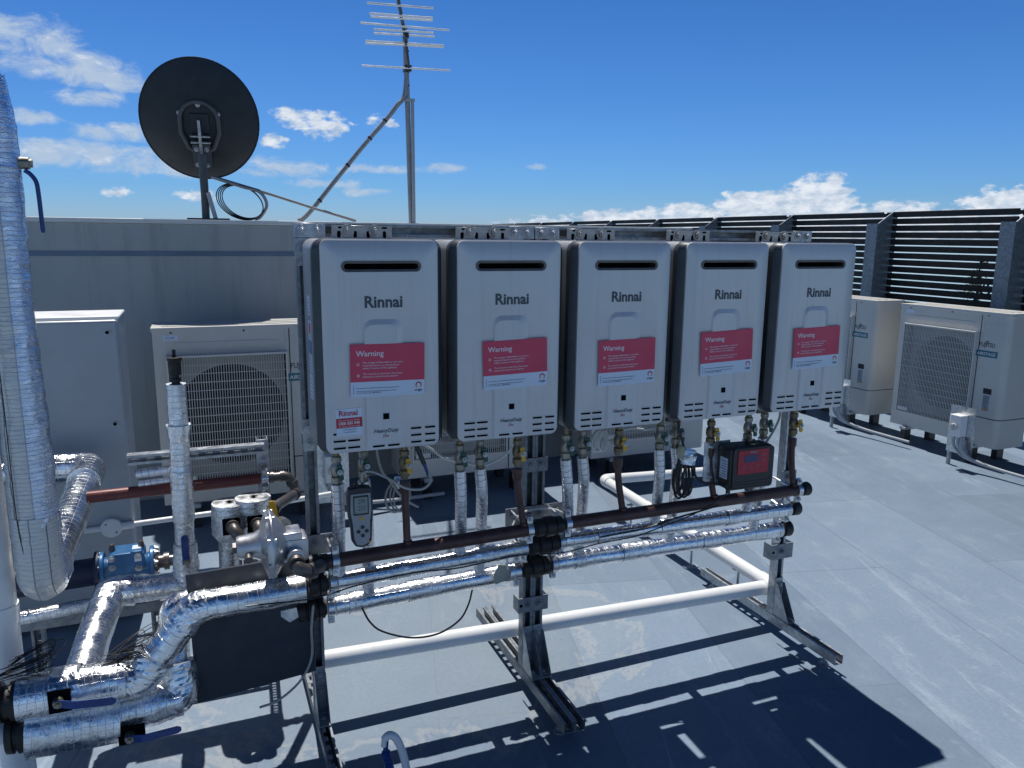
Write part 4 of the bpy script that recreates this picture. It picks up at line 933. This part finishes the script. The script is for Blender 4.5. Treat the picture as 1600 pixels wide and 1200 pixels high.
b = MB(); b.tube(spline([(-.755, .296, 1.925), (-.742, .296, 1.915), (-.730, .296, 1.895), (-.727, .296, 1.86), (-.726, .296, 1.80), (-.725, .296, 1.755)], 6), [.006] * 30 + [.004], 10); 
b.build('lever', 'blue_handle', tp)
# white downpipe
wd = thing('white_downpipe', 'white pvc pipe standing at the bottom left edge of the picture', 'pipe', (-.945, .32, 0))
MB().tube([(-.948, .335, 0), (-.948, .335, 1.27)], .0475, 30).build('pipe', 'pvc', wd); MB().tube([(-.948, .335, .585), (-.948, .335, .64)], .0515, 30).build('collar', 'pvc', wd)

# P1 : flow pipe with the diagonal offset
p1 = thing('flow_pipe', 'foil lagged pipe with a diagonal step, entering the rack above the dark board', 'pipe', (-.5, .155, .41))
ftube('sleeve', [(-.062, .175, .613), (-.395, .172, .612), (-.560, .157, .418), (-.70, .152, .404)], [.028, .04], lambda t: .0475 + .006 * max(0, t - .5) * 2, p1, 'foil_fine', .003, 34, 11.0)
ftube('valve_wrap', [(-.60, .150, .420), (-.885, .150, .418)], .02, lambda t: .059 + .006 * math.sin(min(1, t * 4) * 1.57), p1, 'foil', .0035, 34, 12.0)
ftube_c('elbow_wrap', [(-.36, .172, .613), (-.398, .172, .608), (-.443, .168, .553)], .05, .0505, p1, 'foil', .004, 50, 13.0)
ftube_c('elbow_wrap', [(-.515, .160, .472), (-.56, .157, .419), (-.645, .154, .408)], .06, .0575, p1, 'foil', .005, 42, 14.0)
ftube_c('tape_patch', [(-.80, .152, .424), (-.72, .152, .424)], .02, .0665, p1, 'foil_crumple', .006, 40, 15.0, caps=False)
b = MB(); b.box((-.80, .0805, .392), (-.742, .084, .462), 0); b.build('cut_out', 'void', p1)
lever(p1, (-.772, .073, .432), (1, 0, -.10), -Y_, .15)
b = MB(); b.lathe([(0, .05), (.01, .05), (.011, .056), (.03, .056), (.032, .046), (.05, .046), (.052, .058), (.075, .058), (.076, .04)], (-.872, .150, .418), -X_, 24); b.build('rubber_coupling', 'rubber', p1)
b = MB(); b.lathe([(0, .03), (.022, .03), (.024, .026), (.05, .026)], (-.064, .178, .616), X_, 20); b.build('union_coupling', 'brass', p1)
b = MB(); b.prism([(0, 0), (.045, .004), (.05, -.03), (.022, -.042), (.0, -.02)], (-.145, .126, .572), X_, Z_, (.004, -.004, 0)); b.build('loose_flap', 'foil', p1)
# P2 : return pipe
p2_ = thing('return_pipe', 'lowest thick foil lagged pipe at bottom left with a blue lever underneath', 'pipe', (-.6, .19, .27))
ftube('sleeve', [(-.878, .175, .300), (-.63, .185, .283)], .02, lambda t: .083 - .006 * t, p2_, 'foil', .003, 30, 21.0)
ftube('valve_wrap', [(-.71, .185, .288), (-.455, .20, .298)], .02, lambda t: .061 + .004 * math.sin(t * 12), p2_, 'foil', .0045, 34, 22.0)
ftube('riser', [(-.478, .205, .285), (-.470, .28, .42), (-.466, .31, .56), (-.30, .31, .57)], .05, .048, p2_, 'foil_fine', .0025, 34, 23.0)
ftube_c('elbow_wrap', [(-.53, .197, .290), (-.462, .205, .292), (-.466, .24, .40)], .05, .058, p2_, 'foil', .006, 46, 24.0)
b = MB(); b.box((-.635, .112, .225), (-.560, .116, .285), 0); b.build('cut_out', 'void', p2_)
lever(p2_, (-.602, .103, .256), (1, 0, .06), -Y_, .145)
b = MB(); b.lathe([(0, .052), (.012, .052), (.014, .060), (.035, .062), (.038, .052), (.046, .052), (.048, .060), (.066, .058), (.068, .04)], (-.862, .175, .302), -X_, 24); b.build('rubber_coupling', 'rubber', p2_)
b = MB(); b.tube([(-.92, .175, .302), (-1.25, .175, .31)], .030, 20); b.build('tail', 'pvc', p2_)
# P3 : header with the forward branch
p3 = thing('lagged_header', 'foil lagged pipe behind the dark board with a branch coming forward', 'pipe', (-.4, .6, .5))
ftube('sleeve', [(-.655, .60, .512), (-.12, .60, .495)], .02, .046, p3, 'foil', .0022, 32, 31.0)
ftube('branch', [(-.680, .61, .510), (-.715, .40, .450), (-.738, .20, .40)], .03, .053, p3, 'foil_band', .0015, 32, 32.0)
ftube_c('elbow_wrap', [(-.60, .60, .511), (-.675, .60, .513), (-.69, .53, .49)], .03, .054, p3, 'foil', .003, 40, 33.0)
# P4 : air vent riser
p4 = thing('vent_riser', 'slim upright foil lagged pipe topped by a dark air vent', 'pipe', (-.425, .6, .54))
ftube('sleeve', [(-.427, .60, .535), (-.418, .60, 1.245)], .02, lambda t: .037 - .004 * min(1, t * 5) + (.0045 if .30 < t < .56 else 0), p4, 'foil', .0018, 40, 41.0)
ftube('foot_wrap', [(-.430, .60, .53), (-.426, .60, .66)], .02, lambda t: .047 - .007 * t, p4, 'foil', .004, 46, 42.0)
ftube('collar_wrap', [(-.421, .60, 1.04), (-.420, .60, 1.10)], .02, lambda t: .035 + .006 * t, p4, 'foil_fine', .004, 60, 43.0)
lever(p4, (-.424, .548, .615), (0, 0, 1), -Y_, .105)
b = MB(); b.lathe([(0, .014), (.012, .014), (.013, .018), (.024, .018), (.025, .013), (.034, .013), (.036, .021), (.085, .022), (.087, .024), (.097, .024), (.099, .012), (.105, .006), (.125, .006)], (-.418, .60, 1.24), Z_, 20); b.build('air_vent', 'rubber', p4)
# P5 : twin capped stubs
for i, (x, zt, lab) in enumerate(((-.272, .795, 'left one of two fat foil wrapped valve stubs beside the gas regulator'), (-.188, .805, 'right one of two fat foil wrapped valve stubs, touching the brown gas pipe'))):
    t = thing('valve_stub', lab, 'pipe', (x, .6, .5), 0, 'foil wrapped valve stubs')
    ftube('sleeve', [(x - .006, .60, .52), (x, .60, .70)], .02, .040, t, 'foil', .002, 40, 51 + i)
    ftube('valve_wrap', [(x, .60, .655), (x + .002, .60, zt)], .02, lambda q: .043 + .019 * min(1, q * 6), t, 'foil', .004, 46, 54 + i)
    b = MB(); b.prism([(.012 * math.cos(k * 1.05) + .006 * math.cos(k * 3.3), .012 * math.sin(k * 1.05)) for k in range(6)], (x + .004, .598, zt + .0045), X_, Y_, (0, 0, .001)); b.build('opening', 'void', t)
    b = MB(); b.box((x - .026, .5325, .695), (x + .034, .5375, .755)); b.build('cut_out', 'void', t)
    s_ = 1 if i == 0 else -.2
    b = MB(); b.tube(fillet([(x + .006, .56, .730), (x + .012, .49, .726), (x + .012 + .042 * s_, .475, .665)], .035, .006), .0205, 18); b.lathe([(0, .0245), (.012, .0245)], (x + .008, .524, .729), -Y_, 18); b.lathe([(0, .025), (.014, .025), (.015, .017)], (x + .012 + .036 * s_, .477, .678), (.4 * s_, -.1, -1), 18)
    b.build('elbow', 'iron', t)
# blue check valve
bl = thing('blue_strainer', 'blue flanged cast iron valve behind the foil lagged header', 'valve', (-.64, .86, .5))
yv, zv = .86, .498
b = MB(); b.lathe([(0, .066), (.016, .066)], (-.735, yv, zv), X_, 32); b.lathe([(0, .066), (.016, .066)], (-.562, yv, zv), X_, 32); b.lathe([(0, .045), (.02, .038), (.05, .042), (.10, .042), (.13, .038), (.158, .046)], (-.72, yv, zv), X_, 28)
b.prism(rrect(.125, .075, .02, 5, -.0625, 0), (-.64, yv - .05, zv - .005), X_, Z_, (0, .10, 0)); b.box((-.625, yv - .053, zv + .015), (-.585, yv + .03, zv + .0755)); b.build('valve_body', 'blue_iron', bl, .004, 3)
b = MB(); b.box((-.612, yv - .0545, zv + .035), (-.588, yv - .0535, zv + .06)); b.box((-.62, yv - .03, zv + .0756), (-.59, yv + .01, zv + .0766)); b.build('name_plate', 'white_vinyl', bl)
for (x, z) in ((-.69, .055), (-.6, .055), (-.69, .02), (-.6, .006)): MB().bolt((x, yv - .052, zv + z), -Y_, .008).build('bolt', 'galv', bl)
for k in range(8):
    a = R(45 * k + 22)
    for x, s_ in ((-.735, -1), (-.546, 1)): MB().bolt((x, yv + .054 * math.cos(a), zv + .054 * math.sin(a)), (s_, 0, 0), .008).build('bolt', 'galv', bl)
b = MB(); b.lathe([(0, .05), (.012, .05), (.013, .026), (.03, .026), (.031, .034), (.05, .034), (.051, .022), (.12, .022)], (-.545, yv, zv), X_, 24); b.build('brass_flange', 'iron', bl)
for x in (-.69, -.59):
    b = MB(); b.cyl((x, yv, zv + .07), (x, yv, zv + .086), .012, n=6); b.cyl((x, yv, zv + .086), (x, yv, zv + .095), .009, n=14); b.build('plug', 'iron', bl)
b = MB(); b.tube([(-.752, yv, zv - .004), (-1.35, yv, zv - .02)], .052, 28); b.lathe([(0, .07), (.016, .07)], (-.752, yv, zv), X_, 30); b.build('navy_pipe', 'navy_pipe', bl)
# small lagged pipe low on the left
sp = thing('small_lagged_pipe', 'thin dull foil pipe running low along the foot of the grey cabinet', 'pipe', (-.9, .75, .42))
ftube('sleeve', [(-1.35, .74, .385), (-.60, .74, .425)], .02, .024, sp, 'foil', .0015, 40, 61.0)
# support frame behind
fr = thing('support_frame', 'slotted steel support frame carrying the red brown pipe', 'frame', (-.35, .74, 0))
b = MB(); strut(b, (-.60, .742, .957), X_, Z_, -Y_, .47, True, w=.036); b.build('top_rail', 'galv', fr)
b = MB(); strut(b, (-.135, .79, 0), Z_, X_, -Y_, .985, True); b.build('post', 'galv', fr)
b = MB(); b.box((-.158, .735, .89), (-.112, .741, .985)); b.bolt((-.135, .735, .905), -Y_); b.bolt((-.135, .735, .955), -Y_); b.build('joint_plate', 'galv', fr, .001, 1)
b = MB(); strut(b, (-1.35, .79, .335), X_, Y_, Z_, 1.2, True); b.build('low_rail', 'galv_dark', fr)
for x in (-.95, -.55):
    b = MB(); strut(b, (x, .835, 0), Z_, X_, -Y_, .333, True); b.build('post', 'galv_dark', fr)
b = MB(); b.tube(fillet([(-.575, .705, .905), (-.45, .705, .91)], .01), .017, 20, wob=.001); b.build('foil_sleeve', 'foil_ring', fr)
b = MB(); b.tube(fillet([(-.570, .70, .868), (-.45, .70, .873)], .01), .012, 20, wob=.001); b.build('foil_sleeve', 'foil_ring', fr)
# gas supply
gs = thing('gas_supply_pipe', 'dark red gas pipe with brown elbows that drops to the regulator', 'pipe', (-.3, .7, .84))
b = MB(); b.tube([(-.735, .70, .838), (-.15, .70, .842)], .0215, 22); b.build('red_pipe', 'red_pipe', gs)
b = MB(); b.tube(fillet([(-.13, .70, .842), (-.045, .70, .842), (-.018, .685, .775), (-.105, .50, .80), (-.145, .42, .80), (-.150, .415, .73)], [.035, .03, .02, .03]), .0185, 20)
for (c, ax) in (((-.11, .70, .842), X_), ((-.07, .70, .842), X_), ((-.035, .695, .815), (.3, 0, -1)), ((-.03, .66, .778), (-.4, -1, .1)), ((-.125, .46, .80), (-.5, -1, 0)), ((-.15, .415, .768), -Z_)): b.lathe([(-.008, .0225), (.008, .0225)], c, ax, 20)
b.build('elbow_run', 'iron', gs)
b = MB(); b.tube(fillet([(-.148, .415, .775), (-.150, .415, .715), (-.150, .36, .712)], .02, .008), .0175, 18); b.build('drop_pipe', 'copper_dark', gs)
clamp_o = MB(); clamp_o.lathe([(-.013, .0215), (-.013, .026), (.013, .026), (.013, .0215)], (-.135, .70, .842), X_, 24); clamp_o.box((-.146, .668, .866), (-.124, .735, .882)); clamp_o.box((-.146, .668, .802), (-.124, .735, .818)); clamp_o.build('pipe_clamp', 'galv_bright', gs)
b = MB(); b.cyl((-.150, .37, .712), (-.128, .19, .842), .017, n=16); b.lathe([(0, .022), (.018, .022)], (-.1475, .35, .726), (.12, -.9, .6), 6); b.lathe([(0, .024), (.03, .024)], (-.139, .28, .777), (.12, -.9, .6), 14); b.lathe([(0, .022), (.018, .022)], (-.131, .215, .824), (.12, -.9, .6), 6); b.cyl((-.137, .26, .79), (-.137, .255, .845), .010, n=14); vo_ = b.build('gas_valve', 'brass', gs)
b = MB(); b.cyl((-.126, .185, .846), (-.118, .15, .850), .021, n=18); b.build('union', 'nickel', gs)
b = MB(); b.prism([(-.015, 0), (.015, 0), (.012, .040), (.004, .062), (-.013, .062)], (-.143, .25, .838), X_, Z_, (0, .005, 0)); b.build('yellow_lever', 'yellow_handle', gs, .001, 1)
# regulator
rg_ = thing('gas_regulator', 'cast aluminium gas regulator with a round diaphragm housing left of the rack post', 'regulator', (-.17, .12, .8))
b = MB(); b.lathe([(0, .022), (.002, .033), (.012, .037), (.055, .041), (.07, .05), (.082, .082), (.088, .098), (.094, .100)], (-.268, .12, .806), X_, 36); b.build('spring_housing', 'alu', rg_)
b = MB(); b.lathe([(0, .104), (.006, .108), (.007, .1085), (.010, .1085), (.011, .108), (.017, .104), (.03, .085), (.055, .05), (.07, .045)], (-.174, .12, .806), X_, 36)
for k in range(8): a = R(45 * k + 20); c = Vector((-.172, .12 + .099 * math.cos(a), .806 + .099 * math.sin(a))); b.cyl(c - X_ * .008, c + X_ * .018, .0075, n=10)
b.build('diaphragm_housing', 'alu', rg_)
b = MB(); b.prism(rrect(.085, .075, .012, 4, -.005, -.038), (-.135, .075, .790), X_, Z_, (0, .09, 0)); b.cyl((-.11, .12, .81), (-.11, .12, .845), .026, n=20); b.box((-.14, .07, .825), (-.075, .15, .85)); b.cyl((-.098, .078, .775), (-.098, .045, .775), .028, n=24); b.build('valve_body', 'alu', rg_, .004, 2)
b = MB(); b.cyl((-.268, .12, .806), (-.278, .12, .806), .018, n=6); b.cyl((-.235, .078, .79), (-.235, .06, .785), .012, n=12); b.build('cap', 'iron', rg_)
b = MB(); b.tube(fillet([(-.098, .062, .770), (-.096, .022, .752), (-.06, .035, .732), (-.02, .085, .726)], [.025, .02], .006), .021, 20); b.lathe([(-.01, .0265), (.01, .0265)], (-.098, .045, .764), (0, -1, -.3), 20); b.lathe([(-.008, .025), (.01, .025)], (-.055, .035, .733), (.8, .5, -.1), 20); b.build('outlet_elbow', 'iron', rg_)
# dark board
bd = thing('dark_board', 'flat blue black board hanging left of the rack below the regulator', 'board', (-.22, .235, .24))
b = MB(); b.prism([(-.420, .690), (-.412, .238), (-.028, .272), (-.030, .705)], (0, .238, 0), X_, Z_, (0, .012, 0)); b.build('board', 'panel_blue', bd, .002, 1)
b = MB()
for x in (-.39, -.06): b.box((x, .2505, .50), (x + .02, .262, .53)); b.cyl((x + .01, .262, .515), (x + .01, .30, .515), .006, n=8)
b.build('fixing', 'galv', bd)

def cable(name, label, pts, r, mat, cat='cable', n=8, group=None, parent=None):
    o = MB().tube(spline(pts, 8), r, n).build(name, mat, parent)
    if parent is None: tag(o, label, cat, group)
    return o
rnd = random.Random(4)
for (c, lab, dx) in (((-.60, .155, .482), 'tangle of thin black cable ties lying on the lower foil pipe', 1), ((-.88, .16, .49), 'tangle of thin black wire at the left end of the foil pipe', -1)):
    b = MB()
    for k in range(14):
        a = rnd.uniform(-.2, .2); L = rnd.uniform(.10, .19); c0 = Vector(c) + Vector((rnd.gauss(0, .012), rnd.gauss(0, .02), rnd.uniform(-.002, .012))); d = Vector((math.cos(a), math.sin(a), rnd.uniform(-.03, .05))); sd_ = Vector((0, rnd.uniform(-.05, .05), rnd.uniform(.0, .03)))
        b.tube(spline([c0 - d * L * .45, c0 + sd_ * .5, c0 + d * L * .45 + sd_, c0 + d * L * .52 + sd_ * 1.6 + Vector((0, 0, .012)), c0 + d * L * .35 + sd_ * 1.3 + Vector((0, 0, .022)), c0 - d * L * .2 + Vector((0, .01, .022))], 5), .0013, 5)
    tag(b.build('wire_tangle', 'cable_black'), lab, 'wires', 'tangles of thin black wire')

# cables of the rack
cable('drooping_cable', 'thin black cable drooping below the lowest rack pipe', [(.128, .20, .50), (.155, .20, .44), (.20, .20, .395), (.30, .20, .352), (.40, .20, .348), (.48, .20, .385), (.515, .20, .44), (.53, .20, .495)], .0035, 'cable_black')
cable('loose_black_wire', 'thin black wire lying along the middle foil pipe of the rack', [(-.25, .10, .62), (-.05, .09, .615), (.10, .118, .622), (.28, .118, .636), (.45, .116, .628), (.62, .116, .640), (.72, .108, .642), (.85, .108, .628), (1.0, .112, .640), (1.15, .112, .645), (1.25, .118, .66), (1.36, .09, .70), (1.44, .06, .745), (1.52, .055, .79)], .0024, 'cable_black')
cable('meter_hose', 'pale grey hose curling from the pressure meter to the first gas valve', [(.112, .05, .998), (.115, .05, 1.025), (.14, .045, 1.03), (.19, .04, 1.005), (.25, .05, .962), (.305, .05, .952), (.335, .055, .972), (.335, .07, 1.0)], .0042, 'cable_grey', 'hose')
b = thing('test_probe', 'black probe with a blue tip hanging under the first water heater', 'probe', (.32, .08, 1.05))
MB().tube([(.292, .09, 1.105), (.322, .08, 1.025)], [.0085, .0075], 14).build('grip', 'black', b); MB().tube([(.322, .08, 1.025), (.330, .077, 1.0), (.332, .076, .985)], [.006, .005, .0035], 12).build('tip', 'blue_handle', b)
cable('white_lead', 'white lead looping from the first gas valve behind the second heater pipes', [(.30, .16, 1.055), (.33, .18, 1.07), (.38, .20, 1.04), (.43, .21, 1.0), (.50, .22, .975), (.57, .22, .955), (.62, .22, .965), (.68, .22, 1.0), (.72, .21, 1.08), (.72, .20, 1.12)], .0045, 'cable_white')
cable('grey_lead', 'grey lead hanging from the first heater down to its coil', [(.175, .12, 1.11), (.18, .13, 1.05), (.20, .15, .99), (.23, .17, .95), (.26, .18, .90), (.30, .19, .86), (.33, .19, .84)], .0042, 'cable_grey')
def coil(name, label, c, r, turns, mat, rw=.0035, tie=None, sq=.6, group=None):
    t = thing(name, label, 'cable coil', c, 0, group); b = MB(); pts = []; rn = random.Random(int(c[0] * 100))
    for k in range(int(turns * 14) + 1):
        a = 2 * math.pi * k / 14; j = 1 + .12 * math.sin(k * .37 + 1); pts.append((c[0] + r * sq * j * math.cos(a) + .010 * math.sin(k * .21), c[1] + .004 * math.sin(k * .9) + .0007 * k, c[2] + r * j * math.sin(a)))
    b.tube(spline(pts, 3), rw, 8); b.build('cable', mat, t)
    if tie:
        k_ = .030 if r > .08 else .019
        m_ = MB(); m_.tube(fillet([(c[0], c[1] + .01, c[2] + r * .62), (c[0] + .006, c[1] + .01, c[2] + r * 1.25)], .01, .008), k_, 12, wob=.008, wf=50, seed=c[0]); m_.build('foil_tie', 'foil_crumple', t, smooth=False)
    return t
coil('cable_coil', 'grey lead coil tied with foil beside the first gas riser', (.262, .175, .885), .055, 4, 'cable_grey', .0032, 'foil')
coil('cable_coil', 'bunched white lead beside the third gas riser', (1.03, .17, 1.01), .04, 5, 'cable_white', .0035, None)
coil('cable_coil', 'long black cable coil tied with foil left of the controller', (1.375, .11, .855), .085, 6, 'cable_black', .0042, 'foil', .32)
fo = MB(); fo.ball((1.352, .125, .955), (.022, .018, .028), 14, 9); tag(fo.build('foam_plug', 'foam'), 'lump of yellowed foam stuck to the tied black cable coil', 'foam')
cable('black_lead', 'black lead dropping from the fourth heater to the tied coil', [(1.325, .12, 1.11), (1.33, .12, 1.05), (1.352, .12, .99), (1.37, .12, .94)], .005, 'cable_black')
cable('controller_lead', 'black lead sweeping from the tied coil into the controller', [(1.395, .10, .90), (1.40, .09, .86), (1.44, .07, .835), (1.50, .06, .825), (1.53, .06, .80)], .0045, 'cable_black')
cable('arched_white_lead', 'white lead arching between the third gas valve and the fourth heater pipes', [(1.06, .16, 1.0), (1.10, .18, 1.035), (1.17, .20, 1.045), (1.25, .20, 1.035), (1.33, .20, 1.05), (1.40, .19, 1.07), (1.44, .17, 1.11)], .004, 'cable_white')
cable('right_grey_lead', 'grey lead running from the last heater down to the controller', [(1.80, .12, 1.11), (1.80, .11, 1.06), (1.76, .10, 1.0), (1.70, .08, .955), (1.66, .08, .93)], .0045, 'cable_grey')
cable('post_cable', 'thin grey cable looping over the middle plate of the rack', [(.66, .18, .56), (.665, .20, .64), (.69, .22, .70), (.73, .24, .742), (.80, .245, .755), (.88, .24, .742), (.93, .22, .71)], .004, 'cable_white')
cable('board_cable', 'grey cable hanging down the right edge of the dark board', [(-.04, .15, .56), (-.042, .21, .45), (-.045, .215, .34), (-.085, .21, .265), (-.16, .20, .215), (-.22, .22, .19)], .0042, 'cable_grey')
cable('header_cable', 'black cable resting on the middle foil pipe right of the middle post', [(1.0, .11, .665), (1.08, .115, .665), (1.2, .12, .668), (1.32, .10, .70), (1.42, .085, .72), (1.50, .07, .74)], .0035, 'cable_black')
# white curved hose end at the bottom of the picture
ho = thing('curved_handle', 'white curved handle with a blue inner face at the bottom edge', 'handle', (.12, -.2, 0))
b = MB(); b.tube(spline([(.118, -.15, .205), (.122, -.15, .228), (.138, -.15, .238), (.158, -.155, .222), (.176, -.16, .17), (.186, -.17, .10), (.188, -.19, .0)], 8), [.0085] * 8 + [.0125] * 45, 16); b.build('handle_bow', 'pvc', ho)
b = MB(); b.tube(spline([(.128, -.145, .222), (.126, -.145, .18), (.136, -.148, .12), (.15, -.15, .0)], 8), [.008] * 8 + [.014] * 20, 12); b.build('inner_grip', 'blue_handle', ho)

# ------------------------------------------------------------------ dish and aerial on the wall
ds = thing('satellite_dish', 'dark round satellite dish seen from behind on the wall top', 'satellite dish', (-.245, 3.32, 1.845))
dc_, ax_ = Vector((-.245, 3.33, 2.468)), Vector((.10, .93, .36)).normalized()
nn = 64; prof = [(.0, .001), (.004, .08), (.015, .16), (.034, .24), (.060, .32), (.075, .355), (.078, .362)]
b = MB(); vs = []
u_ = Z_ - ax_ * Z_.dot(ax_); u_.normalize(); v_ = ax_.cross(u_)
for off, mi in ((0, 0), (.004, 1)):
    vs = []
    for (t, r) in prof:
        for k in range(nn): w_ = 2 * math.pi * k / nn; vs.append(dc_ + ax_ * (t + off - .04) + (u_ * math.cos(w_) * 1.06 + v_ * math.sin(w_)) * r)
    b._add(vs, [(i * nn + k, i * nn + (k + 1) % nn, (i + 1) * nn + (k + 1) % nn, (i + 1) * nn + k) for i in range(len(prof) - 1) for k in range(nn)], mi)
b.build('reflector', ['dish', 'dish_front'], ds)
b = MB(); rim_ = [dc_ + ax_ * (.038) + (u_ * math.cos(2 * math.pi * k / nn) * 1.06 + v_ * math.sin(2 * math.pi * k / nn)) * .363 for k in range(nn + 1)]; b.tube(rim_, .0045, 8, False)
b.build('rim', 'dish', ds)
b = MB(); back = lambda x, z, d=0.0: dc_ - v_ * x * -1 * -1 + u_ * z - ax_ * (.045 + d)
hp = [(.115 * math.cos(R(a)), .02 + .115 * math.sin(R(a))) for a in range(0, 181, 12)] + [(-.115, -.06), (-.075, -.155), (-.03, -.185), (.03, -.185), (.075, -.155), (.115, -.06), (.115, .02)]
b.tube([back(x, z, .004) for x, z in hp], .014, 10, False); b.build('backing_frame', 'dish_mount', ds)
b = MB(); c0 = back(0, -.15, .01)
def bbox(x0, x1, z0, z1, d0, d1, mi=0):
    m_ = Matrix(((-v_.x, u_.x, -ax_.x, dc_.x), (-v_.y, u_.y, -ax_.y, dc_.y), (-v_.z, u_.z, -ax_.z, dc_.z), (0, 0, 0, 1))); b.box((x0, z0, d0), (x1, z1, d1), mi, m_)
bbox(-.06, .06, -.06, .06, .040, .052, 1); bbox(-.055, .055, -.30, -.13, .030, .075); bbox(-.06, .06, -.08, -.07, .05, .085, 2); bbox(-.06, .06, -.12, -.11, .05, .085, 2); bbox(-.008, .010, -.20, .03, .08, .09, 2)
for (x, z, d) in ((-.03, -.16, .075), (.03, -.16, .075), (-.03, -.26, .075), (.03, -.26, .075), (0, .115, .045), (-.115, .06, .045), (.115, .06, .045)): p_ = dc_ - v_ * x + u_ * z - ax_ * d; b.bolt(p_, -ax_, .010, 2)
b.build('mount_bracket', ['dish_mount', 'dish', 'galv'], ds, .001, 1)
b = MB(); b.tube([(-.245, 3.30, 1.85), (-.243, 3.285, 2.0), (-.245, 3.27, 2.16), (-.245, 3.265, 2.26)], [.024, .025, .026, .025], 20); b.tube([(-.185, 3.26, 1.85), (-.225, 3.255, 2.02)], .014, 14, mi=1); b.box((-.36, 3.24, 1.846), (-.10, 3.36, 1.856)); b.build('mount_post', ['dish_mount', 'pvc_grey'], ds, .001, 1)
b = MB(); b.tube(spline([(-.20, 3.26, 2.12), (-.10, 3.26, 2.09), (.0, 3.26, 2.06), (.10, 3.26, 2.03), (.14, 3.27, 1.95), (.10, 3.28, 1.875), (.06, 3.28, 1.855)], 8), .011, 12); b.build('conduit', 'mast', ds)
for q in range(4):
    b = MB(); b.tube([(-.03 + (.145 - .006 * q) * math.cos(w_) + .006 * q, 3.255 + .004 * q, 1.965 + (.112 - .004 * q) * math.sin(w_) - .22 * (.145) * math.cos(w_)) for w_ in [2 * math.pi * k / 40 for k in range(41)]], .0035, 8, False); b.build('coiled_cable', 'cable_black', ds)
tag(MB().tube([(-.19, 3.262, 2.12), (.08, 3.262, 2.045), (.45, 3.28, 1.935), (.74, 3.30, 1.856)], .0095, 12).build('stay_tube', 'mast'), 'thin grey tube sloping from the dish to the wall top', 'tube')

an = thing('tv_aerial', 'tall aerial mast with eight bright rods and a bent brace on the wall', 'aerial', (1.14, 3.35, 1.845))
b = MB(); b.tube([(1.155, 3.35, 1.845), (1.138, 3.35, 2.73), (1.128, 3.35, 3.19)], .0185, 18); b.build('mast', 'mast', an)
b = MB(); b.tube([(1.165, 3.31, 1.845), (1.170, 3.33, 2.70)], .012, 14); b.box((1.12, 3.32, 2.69), (1.185, 3.36, 2.712)); b.build('stay', 'pvc_grey', an)
b = MB(); b.tube(spline([(.347, 3.33, 1.85), (.42, 3.33, 1.90), (.62, 3.33, 2.14), (.82, 3.33, 2.38), (.98, 3.33, 2.56), (1.06, 3.33, 2.66), (1.11, 3.335, 2.72), (1.13, 3.34, 2.84)], 6), .0155, 14); b.build('brace', 'mast', an)
b = MB()
for (x, z) in ((.50, 1.99), (.70, 2.235), (.86, 2.425), (.97, 2.55)): b.lathe([(-.006, .018), (.006, .018)], (x, 3.33, z), (.66, 0, .75), 14)
for z in (2.80, 2.92, 3.03, 3.12): b.lathe([(-.004, .021), (.004, .021)], (1.135, 3.35, z), Z_, 14)
b.build('cable_tie', 'black', an)
b = MB(); b.tube([(1.142, 3.312, 2.906), (1.021, 2.95, 3.052), (.870, 2.58, 3.245)], .011, 4)
b.box((1.115, 3.30, 2.89), (1.16, 3.375, 2.93)); b.box((1.02, 2.93, 3.02), (1.045, 2.99, 3.06)); b.build('boom', 'black', an)
b = MB(); b.tube([(1.03, 2.96, 3.04), (1.085, 3.15, 3.10), (1.128, 3.34, 3.14)], .008, 8); b.build('boom_brace', 'black', an)
for (a_, c_) in (((.718, 2.663, 3.125), (1.131, 2.663, 3.141)), ((.754, 2.767, 3.095), (1.158, 2.767, 3.112)), ((.768, 2.796, 3.085), (1.166, 2.796, 3.105)), ((.72, 2.877, 3.063), (1.302, 2.877, 3.079)), ((.814, 2.923, 3.045), (1.207, 2.923, 3.063)), ((.822, 2.962, 3.031), (1.227, 2.962, 3.050)), ((.786, 3.05, 3.000), (1.316, 3.05, 3.022)), ((.789, 3.066, 2.989), (1.321, 3.066, 3.016)), ((.808, 3.296, 2.896), (1.44, 3.296, 2.918))):
    b = MB(); b.tube([a_, c_], .0065, 10); b.build('rod', 'silver_rod', an)

#PART4
